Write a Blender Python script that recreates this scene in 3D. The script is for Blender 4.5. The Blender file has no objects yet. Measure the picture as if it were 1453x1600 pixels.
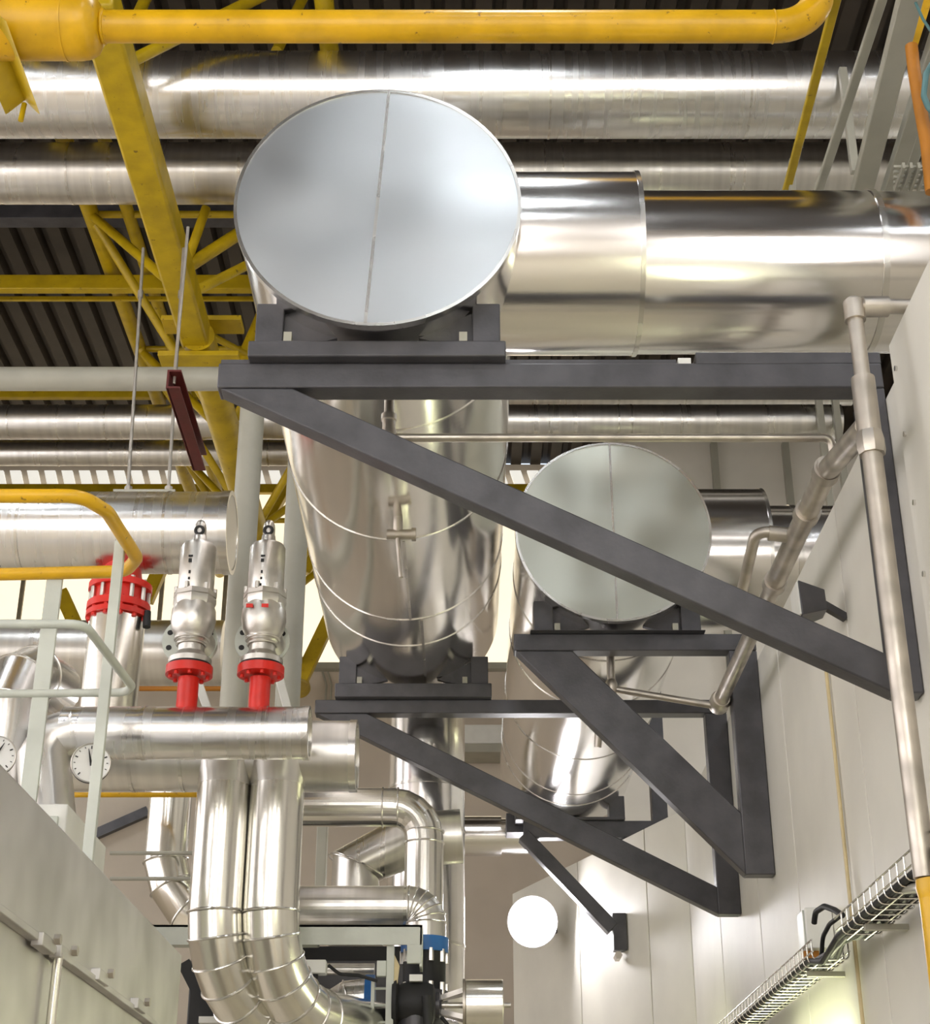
import bpy, math, random
from mathutils import Vector, Matrix
random.seed(7)
R = math.radians
scene = bpy.context.scene
C = scene.collection

# ------------------------------------------------------------------ camera
W_PX, H_PX, F_PX = 1453.0, 1600.0, 2450.0
PITCH = R(25.34)
CAM = Vector((0.0, 0.0, 1.6))
cd = bpy.data.cameras.new('camera')
cd.sensor_fit = 'HORIZONTAL'; cd.sensor_width = 36.0; cd.lens = F_PX / W_PX * 36.0
cd.clip_start = 0.05; cd.clip_end = 200
cam = bpy.data.objects.new('camera', cd); C.objects.link(cam)
cam.location = CAM; cam.rotation_euler = (R(90) + PITCH, 0, 0)
scene.camera = cam

# ------------------------------------------------------------------ world, exposure
w = bpy.data.worlds.new('overcast'); scene.world = w; w.use_nodes = True
bg = w.node_tree.nodes['Background']
bg.inputs[0].default_value = (0.80, 0.88, 1.0, 1); bg.inputs[1].default_value = 0.9
scene.view_settings.view_transform = 'Standard'; scene.view_settings.look = 'None'
scene.view_settings.gamma = 1.0; scene.view_settings.use_curve_mapping = False
scene.view_settings.exposure = 0.32
WIN_BACK, WIN_LEFT, WIN_FAR, BAY, FLOOD, TUBE = 5.2, 2.2, 0.88, 34.0, 60.0, 24.0

# ------------------------------------------------------------------ photo <-> place
cP, sP = math.cos(PITCH), math.sin(PITCH)
def ray(px, py):
    u = (px - W_PX / 2) / F_PX; v = (H_PX / 2 - py) / F_PX
    return Vector((u, cP - v * sP, sP + v * cP))
def at(px, py, Y=None, Z=None, X=None):
    """world point seen at photo pixel (px,py) on the plane y=Y, z=1.6+Z or x=X"""
    d = ray(px, py)
    k = Y / d.y if Y is not None else (Z / d.z if Z is not None else X / d.x)
    return CAM + d * k
def mpp(p):
    q = p - CAM
    return (q.y * cP + q.z * sP) / F_PX
def zr(z): return z + CAM.z
def hcyl(yt, yb, Y):
    """centre z (world) and radius of a cylinder along x at depth Y between photo rows yt and yb"""
    a = PITCH + math.atan((800 - yt) / F_PX); b = PITCH + math.atan((800 - yb) / F_PX)
    m, h = (a + b) / 2, (a - b) / 2
    dist = Y / math.cos(m)
    return CAM.z + dist * math.sin(m), dist * math.sin(h)
def hx(px, Y, z):
    q = (Y * cP + (z - CAM.z) * sP) / F_PX
    return (px - W_PX / 2) * q
def vcyl(pl, pr, py, Y):
    """x and radius of a vertical cylinder at depth Y between photo columns pl and pr on row py"""
    dl, dr = ray(pl, py), ray(pr, py)
    a, b = math.atan2(dl.x, dl.y), math.atan2(dr.x, dr.y)
    m, h = (a + b) / 2, (b - a) / 2
    return Y * math.tan(m), Y / math.cos(m) * math.sin(h)

# ------------------------------------------------------------------ materials
MATS = {}
def srgb(r, g, b):
    f = lambda c: ((c / 255 + 0.055) / 1.055) ** 2.4 if c > 10 else c / 255 / 12.92
    return (f(r), f(g), f(b), 1)
def newmat(name):
    m = bpy.data.materials.new(name); m.use_nodes = True
    MATS[name] = m
    nt = m.node_tree
    return m, nt, nt.nodes['Principled BSDF']
def nz(nt, scale=(1, 1, 1), s=5.0, detail=3.0, rough=0.5):
    tc = nt.nodes.new('ShaderNodeTexCoord'); mp = nt.nodes.new('ShaderNodeMapping')
    mp.inputs['Scale'].default_value = scale
    n = nt.nodes.new('ShaderNodeTexNoise'); n.inputs['Scale'].default_value = s
    n.inputs['Detail'].default_value = detail; n.inputs['Roughness'].default_value = rough
    nt.links.new(tc.outputs['Object'], mp.inputs[0]); nt.links.new(mp.outputs[0], n.inputs['Vector'])
    return n
def ramp(nt, src, stops):
    r = nt.nodes.new('ShaderNodeValToRGB')
    el = r.color_ramp.elements
    while len(el) < len(stops): el.new(0.5)
    for e, (p, c) in zip(el, stops): e.position = p; e.color = c if len(c) == 4 else (*c, 1)
    nt.links.new(src, r.inputs[0]); return r
def g(v): return (v, v, v, 1)
def metal(name, col, rough, drough=0.08, streak=(1, 1, 1), sscale=6, wave=0.0, wscale=2.0, dirt=0.06, grain=0.03):
    m, nt, b = newmat(name)
    b.inputs['Metallic'].default_value = 1.0
    n = nz(nt, streak, sscale, 1.5)
    c = ramp(nt, n.outputs['Fac'], [(0.3, tuple(x * (1 - dirt * 2) for x in col[:3])), (0.7, col[:3])])
    nt.links.new(c.outputs[0], b.inputs['Base Color'])
    r = ramp(nt, n.outputs['Fac'], [(0.25, g(rough + drough)), (0.75, g(max(rough - drough, 0.02)))])
    nt.links.new(r.outputs[0], b.inputs['Roughness'])
    prev = None
    if wave > 0:
        wn = nz(nt, (1, 1, 1), wscale, 0.0, 0.3)
        bp = nt.nodes.new('ShaderNodeBump'); bp.inputs['Strength'].default_value = wave; bp.inputs['Distance'].default_value = 0.05
        nt.links.new(wn.outputs['Fac'], bp.inputs['Height']); prev = bp
    if grain > 0:
        gn = nz(nt, streak, sscale * 12, 2)
        b2 = nt.nodes.new('ShaderNodeBump'); b2.inputs['Strength'].default_value = grain; b2.inputs['Distance'].default_value = 0.01
        nt.links.new(gn.outputs['Fac'], b2.inputs['Height'])
        if prev: nt.links.new(prev.outputs[0], b2.inputs['Normal'])
        prev = b2
    if prev: nt.links.new(prev.outputs[0], b.inputs['Normal'])
    return m
def paint(name, col, rough=0.45, dirt=0.12, s=8.0, spec=0.5, bump=0.05, chips=None, metallic=0.0, streak=(1, 1, 1)):
    m, nt, b = newmat(name)
    n = nz(nt, streak, s, 5)
    dk = tuple(x * (1 - dirt * 2.2) for x in col[:3])
    c = ramp(nt, n.outputs['Fac'], [(0.32, dk), (0.62, col[:3])])
    out = c.outputs[0]
    if chips:
        n2 = nz(nt, (1, 1, 1), s * 3.1, 6, 0.65)
        r2 = ramp(nt, n2.outputs['Fac'], [(0.64, g(0)), (0.70, g(1))])
        mx = nt.nodes.new('ShaderNodeMix'); mx.data_type = 'RGBA'
        nt.links.new(r2.outputs[0], mx.inputs[0]); nt.links.new(out, mx.inputs[6]); mx.inputs[7].default_value = chips
        out = mx.outputs[2]
    nt.links.new(out, b.inputs['Base Color'])
    b.inputs['Roughness'].default_value = rough; b.inputs['Specular IOR Level'].default_value = spec
    b.inputs['Metallic'].default_value = metallic
    if bump:
        n3 = nz(nt, (1, 1, 1), 60, 2)
        bp = nt.nodes.new('ShaderNodeBump'); bp.inputs['Strength'].default_value = bump; bp.inputs['Distance'].default_value = 0.01
        nt.links.new(n3.outputs['Fac'], bp.inputs['Height']); nt.links.new(bp.outputs[0], b.inputs['Normal'])
    return m
def emit(name, col, strength):
    m, nt, b = newmat(name)
    b.inputs['Base Color'].default_value = (0.8, 0.8, 0.8, 1)
    b.inputs['Emission Color'].default_value = col; b.inputs['Emission Strength'].default_value = strength
    b.inputs['Roughness'].default_value = 0.3
    return m

ALU = (0.86, 0.85, 0.83)
M_TANK = metal('polished cladding', (0.88, 0.86, 0.83), 0.16, 0.04, (1, 1, 1), 3, 0.16, 1.6, 0.02, 0.01)
M_CAP = metal('brushed end sheet', (0.62, 0.645, 0.66), 0.34, 0.05, (1, 1, 1), 2.5, 0.42, 2.2, 0.03, 0.0)
M_CAP2 = metal('dented end sheet', (0.56, 0.57, 0.50), 0.33, 0.02, (1, 1, 1), 2.5, 0.40, 3.0, 0.03, 0.0)
M_DUCT = metal('duct cladding', (0.88, 0.86, 0.84), 0.19, 0.04, (1, 6, 6), 2, 0.05, 1.5, 0.02, 0.012)
M_PIPE = metal('pipe cladding', ALU, 0.27, 0.06, (10, .5, .5), 1.8, 0.04, 1.2, 0.08, 0.0)
M_PIPED = metal('dusty pipe cladding', (0.80, 0.78, 0.74), 0.31, 0.06, (10, .5, .5), 1.8, 0.03, 1.2, 0.10, 0.0)
M_VPIPE = metal('bright pipe cladding', (0.88, 0.86, 0.80), 0.22, 0.05, (1, 1, 1), 4, 0.05, 2.5, 0.05, 0.02)
M_SEAM = metal('seam strip', (0.8, 0.78, 0.74), 0.25, 0.05, (1, 1, 1), 6, 0, 1, 0.1, 0)
M_SHEET = metal('galvanised sheet', (0.67, 0.65, 0.635), 0.46, 0.07, (1, 1, 1), 5, 0.04, 2.0, 0.12, 0.03)
M_CAST = metal('stainless casting', (0.74, 0.71, 0.66), 0.36, 0.08, (1, 1, 1), 14, 0.02, 6, 0.14, 0.06)
M_GALV = metal('galvanised pipe', (0.62, 0.57, 0.50), 0.42, 0.08, (1, 1, 1), 10, 0, 1, 0.16, 0.05)
M_STEEL = paint('black primed steel', srgb(84, 83, 87), 0.38, 0.16, 7, 0.55, 0.06, None, 0.25, (1, 1, 1))
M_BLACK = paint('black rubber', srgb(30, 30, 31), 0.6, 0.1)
M_YEL = paint('yellow paint', srgb(222, 172, 12), 0.33, 0.10, 7, 0.5, 0.04, srgb(120, 82, 20))
M_YEL_SHADED = paint('shaded yellow paint', srgb(194, 164, 14), 0.40, 0.12, 6, 0.45, 0.04, srgb(120, 96, 22))  # same yellow paint, with the weaker light overhead put into its colour
M_RED = paint('red paint', srgb(216, 38, 24), 0.36, 0.10, 9)
M_DRED = paint('oxide red primer', srgb(92, 28, 24), 0.5, 0.12, 9)
M_GREY = paint('grey green paint', srgb(172, 170, 156), 0.40, 0.05, 5)
M_RAIL = paint('light grey paint', srgb(196, 200, 190), 0.40, 0.05, 7)
M_WALL = paint('white wall panel', srgb(228, 225, 214), 0.50, 0.05, 1.6, 0.3, 0.02)
M_WALLB = paint('white back wall', srgb(234, 229, 218), 0.55, 0.05, 1.2, 0.3, 0.02)
M_BEIGE = paint('beige wall', srgb(208, 196, 180), 0.6, 0.06, 1.1, 0.3, 0.02)
M_ROOF = paint('dark roof deck', srgb(62, 54, 46), 0.6, 0.18, 2.0, 0.3, 0.03)
M_FLOOR = paint('concrete floor', srgb(216, 207, 188), 0.35, 0.10, 1.5, 0.4, 0.03)
M_JOINT = paint('joint strip', srgb(150, 142, 122), 0.6, 0.1)
M_CREAM = paint('cream conduit', srgb(214, 196, 150), 0.45, 0.08)
M_BLUE = paint('blue paint', srgb(44, 110, 182), 0.4, 0.08)
M_TEAL = paint('teal cable', srgb(84, 124, 126), 0.5, 0.08)
M_ORANGE = paint('orange cable', srgb(176, 112, 16), 0.5, 0.08)
M_WHITE = paint('white enamel', srgb(228, 228, 222), 0.4, 0.03)
M_MARK = paint('black print', srgb(20, 20, 20), 0.6, 0.0)
M_GLASSDIAL = paint('dial face', srgb(240, 240, 238), 0.15, 0.0, 5, 0.5, 0.0)
M_WFAR = emit('daylit far glazing', (1.0, 0.86, 0.62, 1), WIN_FAR)
M_WBACK = emit('daylit glazing', (1.0, 0.98, 0.96, 1), WIN_BACK)
M_WLEFT = emit('daylit side glazing', (1.0, 0.95, 0.98, 1), WIN_LEFT)
M_BAY = emit('added bay lamp', (0.92, 0.96, 1.0, 1), BAY)  # glow of the added, unseen hall lamps
M_FLOOD = emit('floodlight glass', (1.0, 0.97, 1.0, 1), FLOOD)
M_TUBE = emit('fluorescent tube', (0.95, 1.0, 0.62, 1), TUBE)
M_CLER = emit('clerestory pane', (0.98, 0.96, 0.88, 1), 0.6)

# ------------------------------------------------------------------ mesh builder
def frame(d):
    d = d.normalized()
    a = Vector((0, 0, 1)) if abs(d.z) < 0.95 else Vector((0, 1, 0))
    x = a.cross(d).normalized(); y = d.cross(x).normalized()
    return x, y, d
class MB:
    def __init__(self): self.v = []; self.f = []
    def ringpts(self, c, x, y, r, n):
        i0 = len(self.v)
        for k in range(n):
            t = 2 * math.pi * k / n
            self.v.append(c + x * (r * math.cos(t)) + y * (r * math.sin(t)))
        return i0
    def skin(self, a, b, n):
        for k in range(n):
            self.f.append((a + k, a + (k + 1) % n, b + (k + 1) % n, b + k))
    def lathe(self, p0, d, prof, n=40, cap0=True, cap1=True):
        """prof: (distance along d, radius)"""
        p0 = Vector(p0); x, y, d = frame(Vector(d))
        rs = [self.ringpts(p0 + d * h, x, y, max(r, 1e-4), n) for h, r in prof]
        for a, b in zip(rs, rs[1:]): self.skin(a, b, n)
        if cap0: self.f.append(tuple(reversed(range(rs[0], rs[0] + n))))
        if cap1: self.f.append(tuple(range(rs[-1], rs[-1] + n)))
        return self
    def cyl(self, a, b, r, r2=None, n=32, cap=True):
        a, b = Vector(a), Vector(b)
        return self.lathe(a, b - a, [(0, r), ((b - a).length, r if r2 is None else r2)], n, cap, cap)
    def hollow(self, a, b, ro, ri, n=40):
        a, b = Vector(a), Vector(b); L = (b - a).length
        x, y, d = frame(b - a)
        r0 = self.ringpts(a, x, y, ri, n); r1 = self.ringpts(a, x, y, ro, n)
        r2 = self.ringpts(b, x, y, ro, n); r3 = self.ringpts(b, x, y, ri, n)
        for p, q in ((r0, r1), (r1, r2), (r2, r3), (r3, r0)): self.skin(p, q, n)
        return self
    def sweep(self, pts, r, n=20, bend=0.0, nb=6, cap=True):
        P = [Vector(p) for p in pts]
        Q = [P[0]]
        for i in range(1, len(P) - 1):
            a, b, c = P[i - 1], P[i], P[i + 1]
            d1, d2 = (b - a).normalized(), (c - b).normalized()
            ang = d1.angle(d2)
            if bend <= 0 or ang < 0.02: Q.append(b); continue
            tl = min(bend * math.tan(ang / 2), (b - a).length * 0.49, (c - b).length * 0.49)
            rad = tl / math.tan(ang / 2)
            s = b - d1 * tl
            nrm = (d2 - d1 * d1.dot(d2)).normalized()
            o = s + nrm * rad
            ax = d1.cross(d2).normalized()
            for k in range(nb + 1):
                Q.append(o + Matrix.Rotation(ang * k / nb, 3, ax) @ (s - o))
        Q.append(P[-1])
        x, y, d = frame(Q[1] - Q[0])
        prev = None
        for i, q in enumerate(Q):
            t = (Q[1] - Q[0]) if i == 0 else ((Q[-1] - Q[-2]) if i == len(Q) - 1 else (Q[i + 1] - q).normalized() + (q - Q[i - 1]).normalized())
            t.normalize()
            x = (x - t * x.dot(t)).normalized(); y = t.cross(x).normalized()
            k = 1.0
            if 0 < i < len(Q) - 1:
                k = 1.0
            i0 = self.ringpts(q, x, y, r * k, n)
            if prev is not None: self.skin(prev, i0, n)
            elif cap: self.f.append(tuple(reversed(range(i0, i0 + n))))
            prev = i0
        if cap: self.f.append(tuple(range(prev, prev + n)))
        self.path = Q
        return self
    def torus(self, c, axis, Rr, r, n=48, m=8):
        c = Vector(c); x, y, d = frame(Vector(axis)); i0 = len(self.v)
        for k in range(n):
            t = 2 * math.pi * k / n; e = x * math.cos(t) + y * math.sin(t)
            for j in range(m):
                s = 2 * math.pi * j / m
                self.v.append(c + e * (Rr + r * math.cos(s)) + d * (r * math.sin(s)))
        for k in range(n):
            for j in range(m):
                a, b = i0 + k * m, i0 + ((k + 1) % n) * m
                self.f.append((a + j, b + j, b + (j + 1) % m, a + (j + 1) % m))
        return self
    def box(self, lo, hi):
        x0, y0, z0 = lo; x1, y1, z1 = hi
        return self.hexa([Vector(p) for p in ((x0, y0, z0), (x1, y0, z0), (x1, y1, z0), (x0, y1, z0), (x0, y0, z1), (x1, y0, z1), (x1, y1, z1), (x0, y1, z1))])
    def hexa(self, p):
        i = len(self.v); self.v += p
        for q in ((3, 2, 1, 0), (4, 5, 6, 7), (0, 1, 5, 4), (1, 2, 6, 5), (2, 3, 7, 6), (3, 0, 4, 7)):
            self.f.append(tuple(i + k for k in q))
        return self
    def beam(self, a, b, wd, ht, up=(0, 0, 1)):
        """box from a to b, wd across, ht along up"""
        a, b = Vector(a), Vector(b); d = (b - a).normalized(); up = Vector(up)
        s = d.cross(up).normalized(); u = s.cross(d).normalized()
        s *= wd / 2; u *= ht / 2
        return self.hexa([a - s - u, a + s - u, b + s - u, b - s - u, a - s + u, a + s + u, b + s + u, b - s + u])
    def prism(self, poly, vec):
        """extrude planar polygon by vec"""
        n = len(poly); i = len(self.v); vec = Vector(vec)
        self.v += [Vector(p) for p in poly] + [Vector(p) + vec for p in poly]
        self.f.append(tuple(reversed(range(i, i + n)))); self.f.append(tuple(range(i + n, i + 2 * n)))
        for k in range(n):
            self.f.append((i + k, i + (k + 1) % n, i + n + (k + 1) % n, i + n + k))
        return self
    def build(self, name, mat, parent=None, bevel=0.0, angle=35):
        me = bpy.data.meshes.new(name)
        me.from_pydata([tuple(p) for p in self.v], [], self.f)
        import bmesh
        bm = bmesh.new(); bm.from_mesh(me); bmesh.ops.recalc_face_normals(bm, faces=bm.faces); bm.to_mesh(me); bm.free()
        me.shade_smooth(); me.set_sharp_from_angle(angle=R(angle))
        me.materials.append(mat)
        o = bpy.data.objects.new(name, me); C.objects.link(o)
        if parent is not None: attach(o, parent)
        if bevel > 0:
            md = o.modifiers.new('edge', 'BEVEL'); md.width = bevel; md.segments = 2; md.limit_method = 'ANGLE'; md.angle_limit = R(40)
        return o
WORLD = {}
def attach(o, parent):
    o.parent = parent
    o.matrix_parent_inverse = Matrix.Translation(-WORLD.get(parent.name, Vector((0, 0, 0))))
def tag(o, label, cat, group=None, kind=None):
    if label: o['label'] = label
    if cat: o['category'] = cat
    if group: o['group'] = group
    if kind: o['kind'] = kind
    return o
def thing(name, label, cat, loc=(0, 0, 0), group=None):
    o = bpy.data.objects.new(name, None); C.objects.link(o)
    o.location = Vector(loc); o.empty_display_size = 0.1
    WORLD[o.name] = Vector(loc)
    return tag(o, label, cat, group)
def struct(o):
    o['kind'] = 'structure'; return o
def bolts(parent, c, axis, Rr, n, r, h, mat, a0=0.0):
    """n separate hexagonal bolts on a circle, sharing one mesh"""
    x, y, d = frame(Vector(axis)); me = None
    for k in range(n):
        t = 2 * math.pi * k / n + a0
        p = Vector(c) + x * (Rr * math.cos(t)) + y * (Rr * math.sin(t))
        if me is None:
            o = MB().lathe(-d * h / 2, d, [(0, r), (h, r)], 6).build('bolt', mat); me = o.data
        else:
            o = bpy.data.objects.new('bolt', me); C.objects.link(o)
        o.location = p
        o.parent = parent; o.matrix_parent_inverse = Matrix.Translation(-WORLD.get(parent.name, Vector((0, 0, 0))))
def xpipe(name, label, cat, x0, x1, Y, z, r, mat, seams=(), band=None, caps=False, group=None, seamr=0.004):
    t = thing(name, label, cat, (min(x0, x1), Y, z), group)
    MB().cyl((x0, Y, z), (x1, Y, z), r, n=64).build('cladding', mat, t)
    for s in seams:
        MB().hollow((s - 0.008, Y, z), (s + 0.008, Y, z), r + seamr, r - 0.01, 64).build('seam_band', M_SEAM, t)
    return t

# ================================================================== THE SETTING
XL, XR, YB, YF, ZROOF = -7.0, 7.0, -6.0, 18.0, zr(9.2)
WX = 1.555           # face of the white partition on the right
WTOP = zr(2.86)
struct(MB().box((XL - .2, YB - .2, -0.2), (XR + .2, YF + .2, 0)).build('floor', M_FLOOR))
# roof deck of corrugated sheets
ceil = struct(MB().box((XL - .2, YB - .2, ZROOF + .12), (XR + .2, YF + .2, ZROOF + .3)).build('ceiling', M_ROOF))
def roof_sheet_mesh():
    mb = MB(); prof = []
    for k in range(4):
        b = k * 0.25
        prof += [(b, 0.10), (b + 0.06, 0.10), (b + 0.09, 0.0), (b + 0.22, 0.0)]
    prof.append((1.0, 0.10))
    n = len(prof)
    for yy in (YB, YF):
        for (x, z) in prof: mb.v.append(Vector((x, yy, ZROOF + z)))
    for k in range(n - 1): mb.f.append((k, k + 1, n + k + 1, n + k))
    return mb
rs = None
for k in range(14):
    if rs is None:
        o = roof_sheet_mesh().build('roof_sheet', M_ROOF, ceil, angle=20); rs = o.data
    else:
        o = bpy.data.objects.new('roof_sheet', rs); C.objects.link(o); attach(o, ceil)
    o.location.x = XL + k

# wall behind the camera, with a band of daylit windows
wb = struct(MB().box((XL, YB - .2, 0), (XR, YB, ZROOF)).build('wall_back', M_BEIGE))
win3 = struct(thing('window_3', None, None, (0, YB, 3.0)))
for x0, x1 in ((-5.6, -4.1), (-1.5, 0.2), (2.6, 4.1)):
    MB().box((x0, YB + .005, 1.4), (x1, YB + .03, 8.2)).build('pane', M_WBACK, win3)
wl = struct(MB().box((XL - .2, YB, 0), (XL, YF, ZROOF)).build('wall_left', M_BEIGE))
win4 = struct(thing('window_4', None, None, (XL, 2, 3.0)))
for i in range(6):
    y0 = -3.0 + i * 2.3
    MB().box((XL + .005, y0, 2.6), (XL + .03, y0 + 2.0, 6.4)).build('pane', M_WLEFT, win4)
struct(MB().box((XR, YB, 0), (XR + .2, YF, ZROOF)).build('wall_right_outer', M_WALLB))

# far wall: beige sheeting below, warm glazing above, clerestory under the eaves
wf = struct(MB().box((XL, YF, 0), (XR, YF + .2, ZROOF)).build('wall_far', M_BEIGE))
zsill = at(600, 1040, Y=YF).z; zhead = at(600, 772, Y=YF).z
win1 = struct(thing('window_1', None, None, (0, YF, zsill)))
xs = [at(px, 930, Y=YF - .04).x for px in (-150, -60, 35, 145, 253, 352, 452, 552, 652, 752, 842, 930)]
for a, b in zip(xs, xs[1:]):
    MB().box((a + .02, YF - .05, zsill), (b - .02, YF - .02, zhead)).build('pane', M_WFAR, win1)
for a in xs:
    MB().box((a - .025, YF - .09, zsill), (a + .025, YF - .015, zhead)).build('mullion', M_JOINT, win1)
MB().box((xs[0], YF - .12, zsill - .08), (xs[-1], YF - .01, zsill)).build('window_sill', M_GREY, win1)
win2 = struct(thing('window_2', None, None, (0, YF, at(600, 757, Y=YF).z)))
z0, z1 = at(300, 757, Y=YF - .1).z, at(300, 735, Y=YF - .1).z
for k in range(36):
    a = at(-60 + 27 * k, 745, Y=YF - .1).x; b = at(-60 + 27 * k + 17, 745, Y=YF - .1).x
    MB().prism([(a, YF - .1, z0), (b, YF - .1, z0), (b - .06, YF - .1, z1), (a - .06, YF - .1, z1)], (0, .05, 0)).build('pane', M_CLER, win2)

# white partition with its panels, top at about 4.5 m, turning left at the far end
wr = struct(MB().box((WX + .012, YB, 0), (WX + .12, 10.97, WTOP - .01)).build('wall_right', M_JOINT))
ys = [YB, -3.4, -2.05, -0.7, 0.6, 1.9, 3.25]
for a, b in zip(ys, ys[1:]):
    MB().box((WX, a + .006, 0), (WX + .02, b - .006, WTOP)).build('panel', M_WALL, wr, bevel=.004)
near = MB().box((WX - .045, 3.256, 0), (WX + .02, 4.80, zr(2.93))).build('panel', M_WALL, wr, bevel=.006)
for a, b in zip([4.80, 5.96, 7.36, 8.38, 9.7], [5.96, 7.36, 8.38, 9.7, 10.97]):
    MB().box((WX, a + .007, 0), (WX + .02, b - .007, WTOP)).build('panel', M_WALL, wr, bevel=.004)
for k in range(9):
    z = zr(2.80) - k * .26
    MB().cyl((WX - .053, 4.74, z), (WX - .044, 4.74, z), .010, n=10).build('screw', M_SEAM, wr)
P0, P1 = Vector((WX, 10.97, 0)), at(800, 1397, Z=2.86); P1.z = 0
dj = (P1 - P0).normalized(); nj = Vector((dj.y, -dj.x, 0))
wj = struct(MB().prism([P0 + nj * .012, P1 + nj * .012, P1 + nj * .14, P0 + nj * .14], (0, 0, WTOP - .01)).build('wall_right_return', M_JOINT))
Lj = (P1 - P0).length
for a, b in ((0, .62), (.62, 1.78), (1.78, Lj)):
    q0, q1 = P0 + dj * (a + .006), P0 + dj * (b - .006)
    MB().prism([q0, q1, q1 + nj * .15, q0 + nj * .15], (0, 0, WTOP)).build('panel', M_WALL, wj, bevel=.004)
# white cross wall beyond the partition
wc = struct(MB().box((1.50, 15.0, 0), (XR, 15.15, zr(7.95))).build('wall_cross', M_WALLB))
for px in (1120, 1233):
    a = at(px, 760, Y=14.95)
    MB().box((a.x - .035, 14.92, 4), (a.x + .035, 15.0, zr(7.9))).build('stud', M_GREY, wc)

# ================================================================== THE TWO BIG TANKS
def tank(label, px, py, wpx, Y0, Y1, rings, seam_lean, capmat):
    c = at(px, py, Y=Y0); r = wpx / 2 * mpp(c)
    t = thing('insulated_tank', label, 'tank', (c.x, (Y0 + Y1) / 2, c.z - r), 'round insulated tanks on wall brackets')
    a = Vector((c.x, Y0, c.z))
    MB().lathe((c.x, Y0 + .012, c.z), (0, 1, 0), [(0, r), (Y1 - Y0 - .05, r), (Y1 - Y0, r * .93)], 96, False, True).build('shell', M_TANK, t)
    # end cap: two sheets meeting in a standing seam
    n = 48; L = math.asin(seam_lean)
    for s in (0, 1):
        poly = []
        for k in range(n + 1):
            th = math.pi / 2 + L + s * math.pi + math.pi * k / n
            poly.append((c.x + (r + .004) * math.cos(th), Y0, c.z + (r + .004) * math.sin(th)))
        mb = MB(); mb.prism(poly, (0, .015, 0))
        mb.build('end_sheet', capmat, t)
    top = a + Vector((-math.sin(L), 0, math.cos(L))) * r * .995; bot = a - Vector((-math.sin(L), 0, math.cos(L))) * r * .995
    MB().beam(top + Vector((0, -.004, 0)), bot + Vector((0, -.004, 0)), .012, .006, (0, 1, 0)).build('cap_seam', M_SEAM, t)
    MB().hollow((c.x, Y0 - .004, c.z), (c.x, Y0 + .03, c.z), r + .009, r - .004, 96).build('cap_rim', M_SEAM, t)
    for y in rings:
        MB().hollow((c.x, y - .006, c.z), (c.x, y + .006, c.z), r + .004, r - .01, 96).build('seam_band', M_SEAM, t)
    return t, c, r
tA, cA, rA = tank('nearest and largest polished round tank, plain flat end cap, on the longest bracket', 590, 318, 442, 4.92, 9.2, (5.75, 6.85, 7.9, 8.3), -.06, M_CAP)
tB, cB, rB = tank('smaller looking round tank with dented end cap behind the long diagonal brace', 958, 828, 302, 7.72, 12.2, (8.35, 9.2, 10.3, 11.2, 11.5), .0, M_CAP2)
# lengthwise lap seam under the near tank
MB().beam((cA.x + .10, 7.92, cA.z - rA * .985), (cA.x + .10, 9.12, cA.z - rA * .985), .014, .012).build('lap_seam', M_SEAM, tA)
MB().beam((cA.x + .04, 6.86, cA.z - rA * .999), (cA.x + .04, 7.88, cA.z - rA * .999), .014, .010).build('lap_seam', M_SEAM, tA)
# thermometer pocket under the near tank
p = at(622, 800, Y=6.6); p.z = cA.z - rA
th = thing('thermometer_pocket', 'thin brass thermometer stem with short side stub beneath the near tank', 'thermometer', p)
MB().cyl(p + Vector((0, 0, .02)), p + Vector((0, 0, -.10)), .022, n=20).build('socket', M_GALV, th)
MB().cyl(p + Vector((-.05, 0, -.085)), p + Vector((.075, 0, -.085)), .024, n=20).build('stub', M_GALV, th)
MB().cyl(p + Vector((-.005, 0, -.05)), p + Vector((.02, 0, -.30)), .011, n=14).build('stem', M_GALV, th)
MB().hollow(p + Vector((.065, 0, -.085)), p + Vector((.085, 0, -.085)), .032, .01, 20).build('collar', M_GALV, th)

# exhaust ducts leaving the tanks to the right
zc, rc = hcyl(268, 556, 5.45)
dA = thing('exhaust_duct', 'wide polished duct running right from the near tank over the partition', 'duct', (hx(790, 5.45, zc), 5.45, zc - rc))
x0, x1 = cA.x + rA * .55, hx(991, 5.45, zc)
MB().cyl((x0, 5.45, zc), (x1, 5.45, zc), rc, n=96).build('collar', M_DUCT, dA)
MB().hollow((x1 - .012, 5.45, zc), (x1 + .006, 5.45, zc), rc + .005, rc - .06, 96).build('collar_rim', M_SEAM, dA)
zp, rp = hcyl(297, 554, 5.45)
xj = hx(1352, 5.45, zp)
MB().cyl((x1 - .02, 5.45, zp), (xj, 5.45, zp), rp, n=96).build('pipe_section', M_DUCT, dA)
MB().cyl((xj, 5.45, zp), (3.6, 5.45, zp), rp - .004, n=96).build('pipe_section', M_DUCT, dA)
MB().hollow((xj - .012, 5.45, zp), (xj + .012, 5.45, zp), rp + .006, rp - .02, 96).build('joint_band', M_SEAM, dA)
zc2, rc2 = hcyl(764, 985, 8.35)
dB = thing('exhaust_duct', 'short stepped duct leaving the right side of the dented tank', 'duct', (hx(1100, 8.35, zc2), 8.35, zc2 - rc2))
xa, xb = cB.x + rB * .5, hx(1187, 8.35, zc2)
MB().cyl((xa, 8.35, zc2), (xb, 8.35, zc2), rc2, n=80).build('collar', M_DUCT, dB)
MB().hollow((xb - .012, 8.35, zc2), (xb + .006, 8.35, zc2), rc2 + .005, rc2 - .06, 80).build('collar_rim', M_SEAM, dB)
zp2, rp2 = hcyl(790, 965, 8.35)
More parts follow.
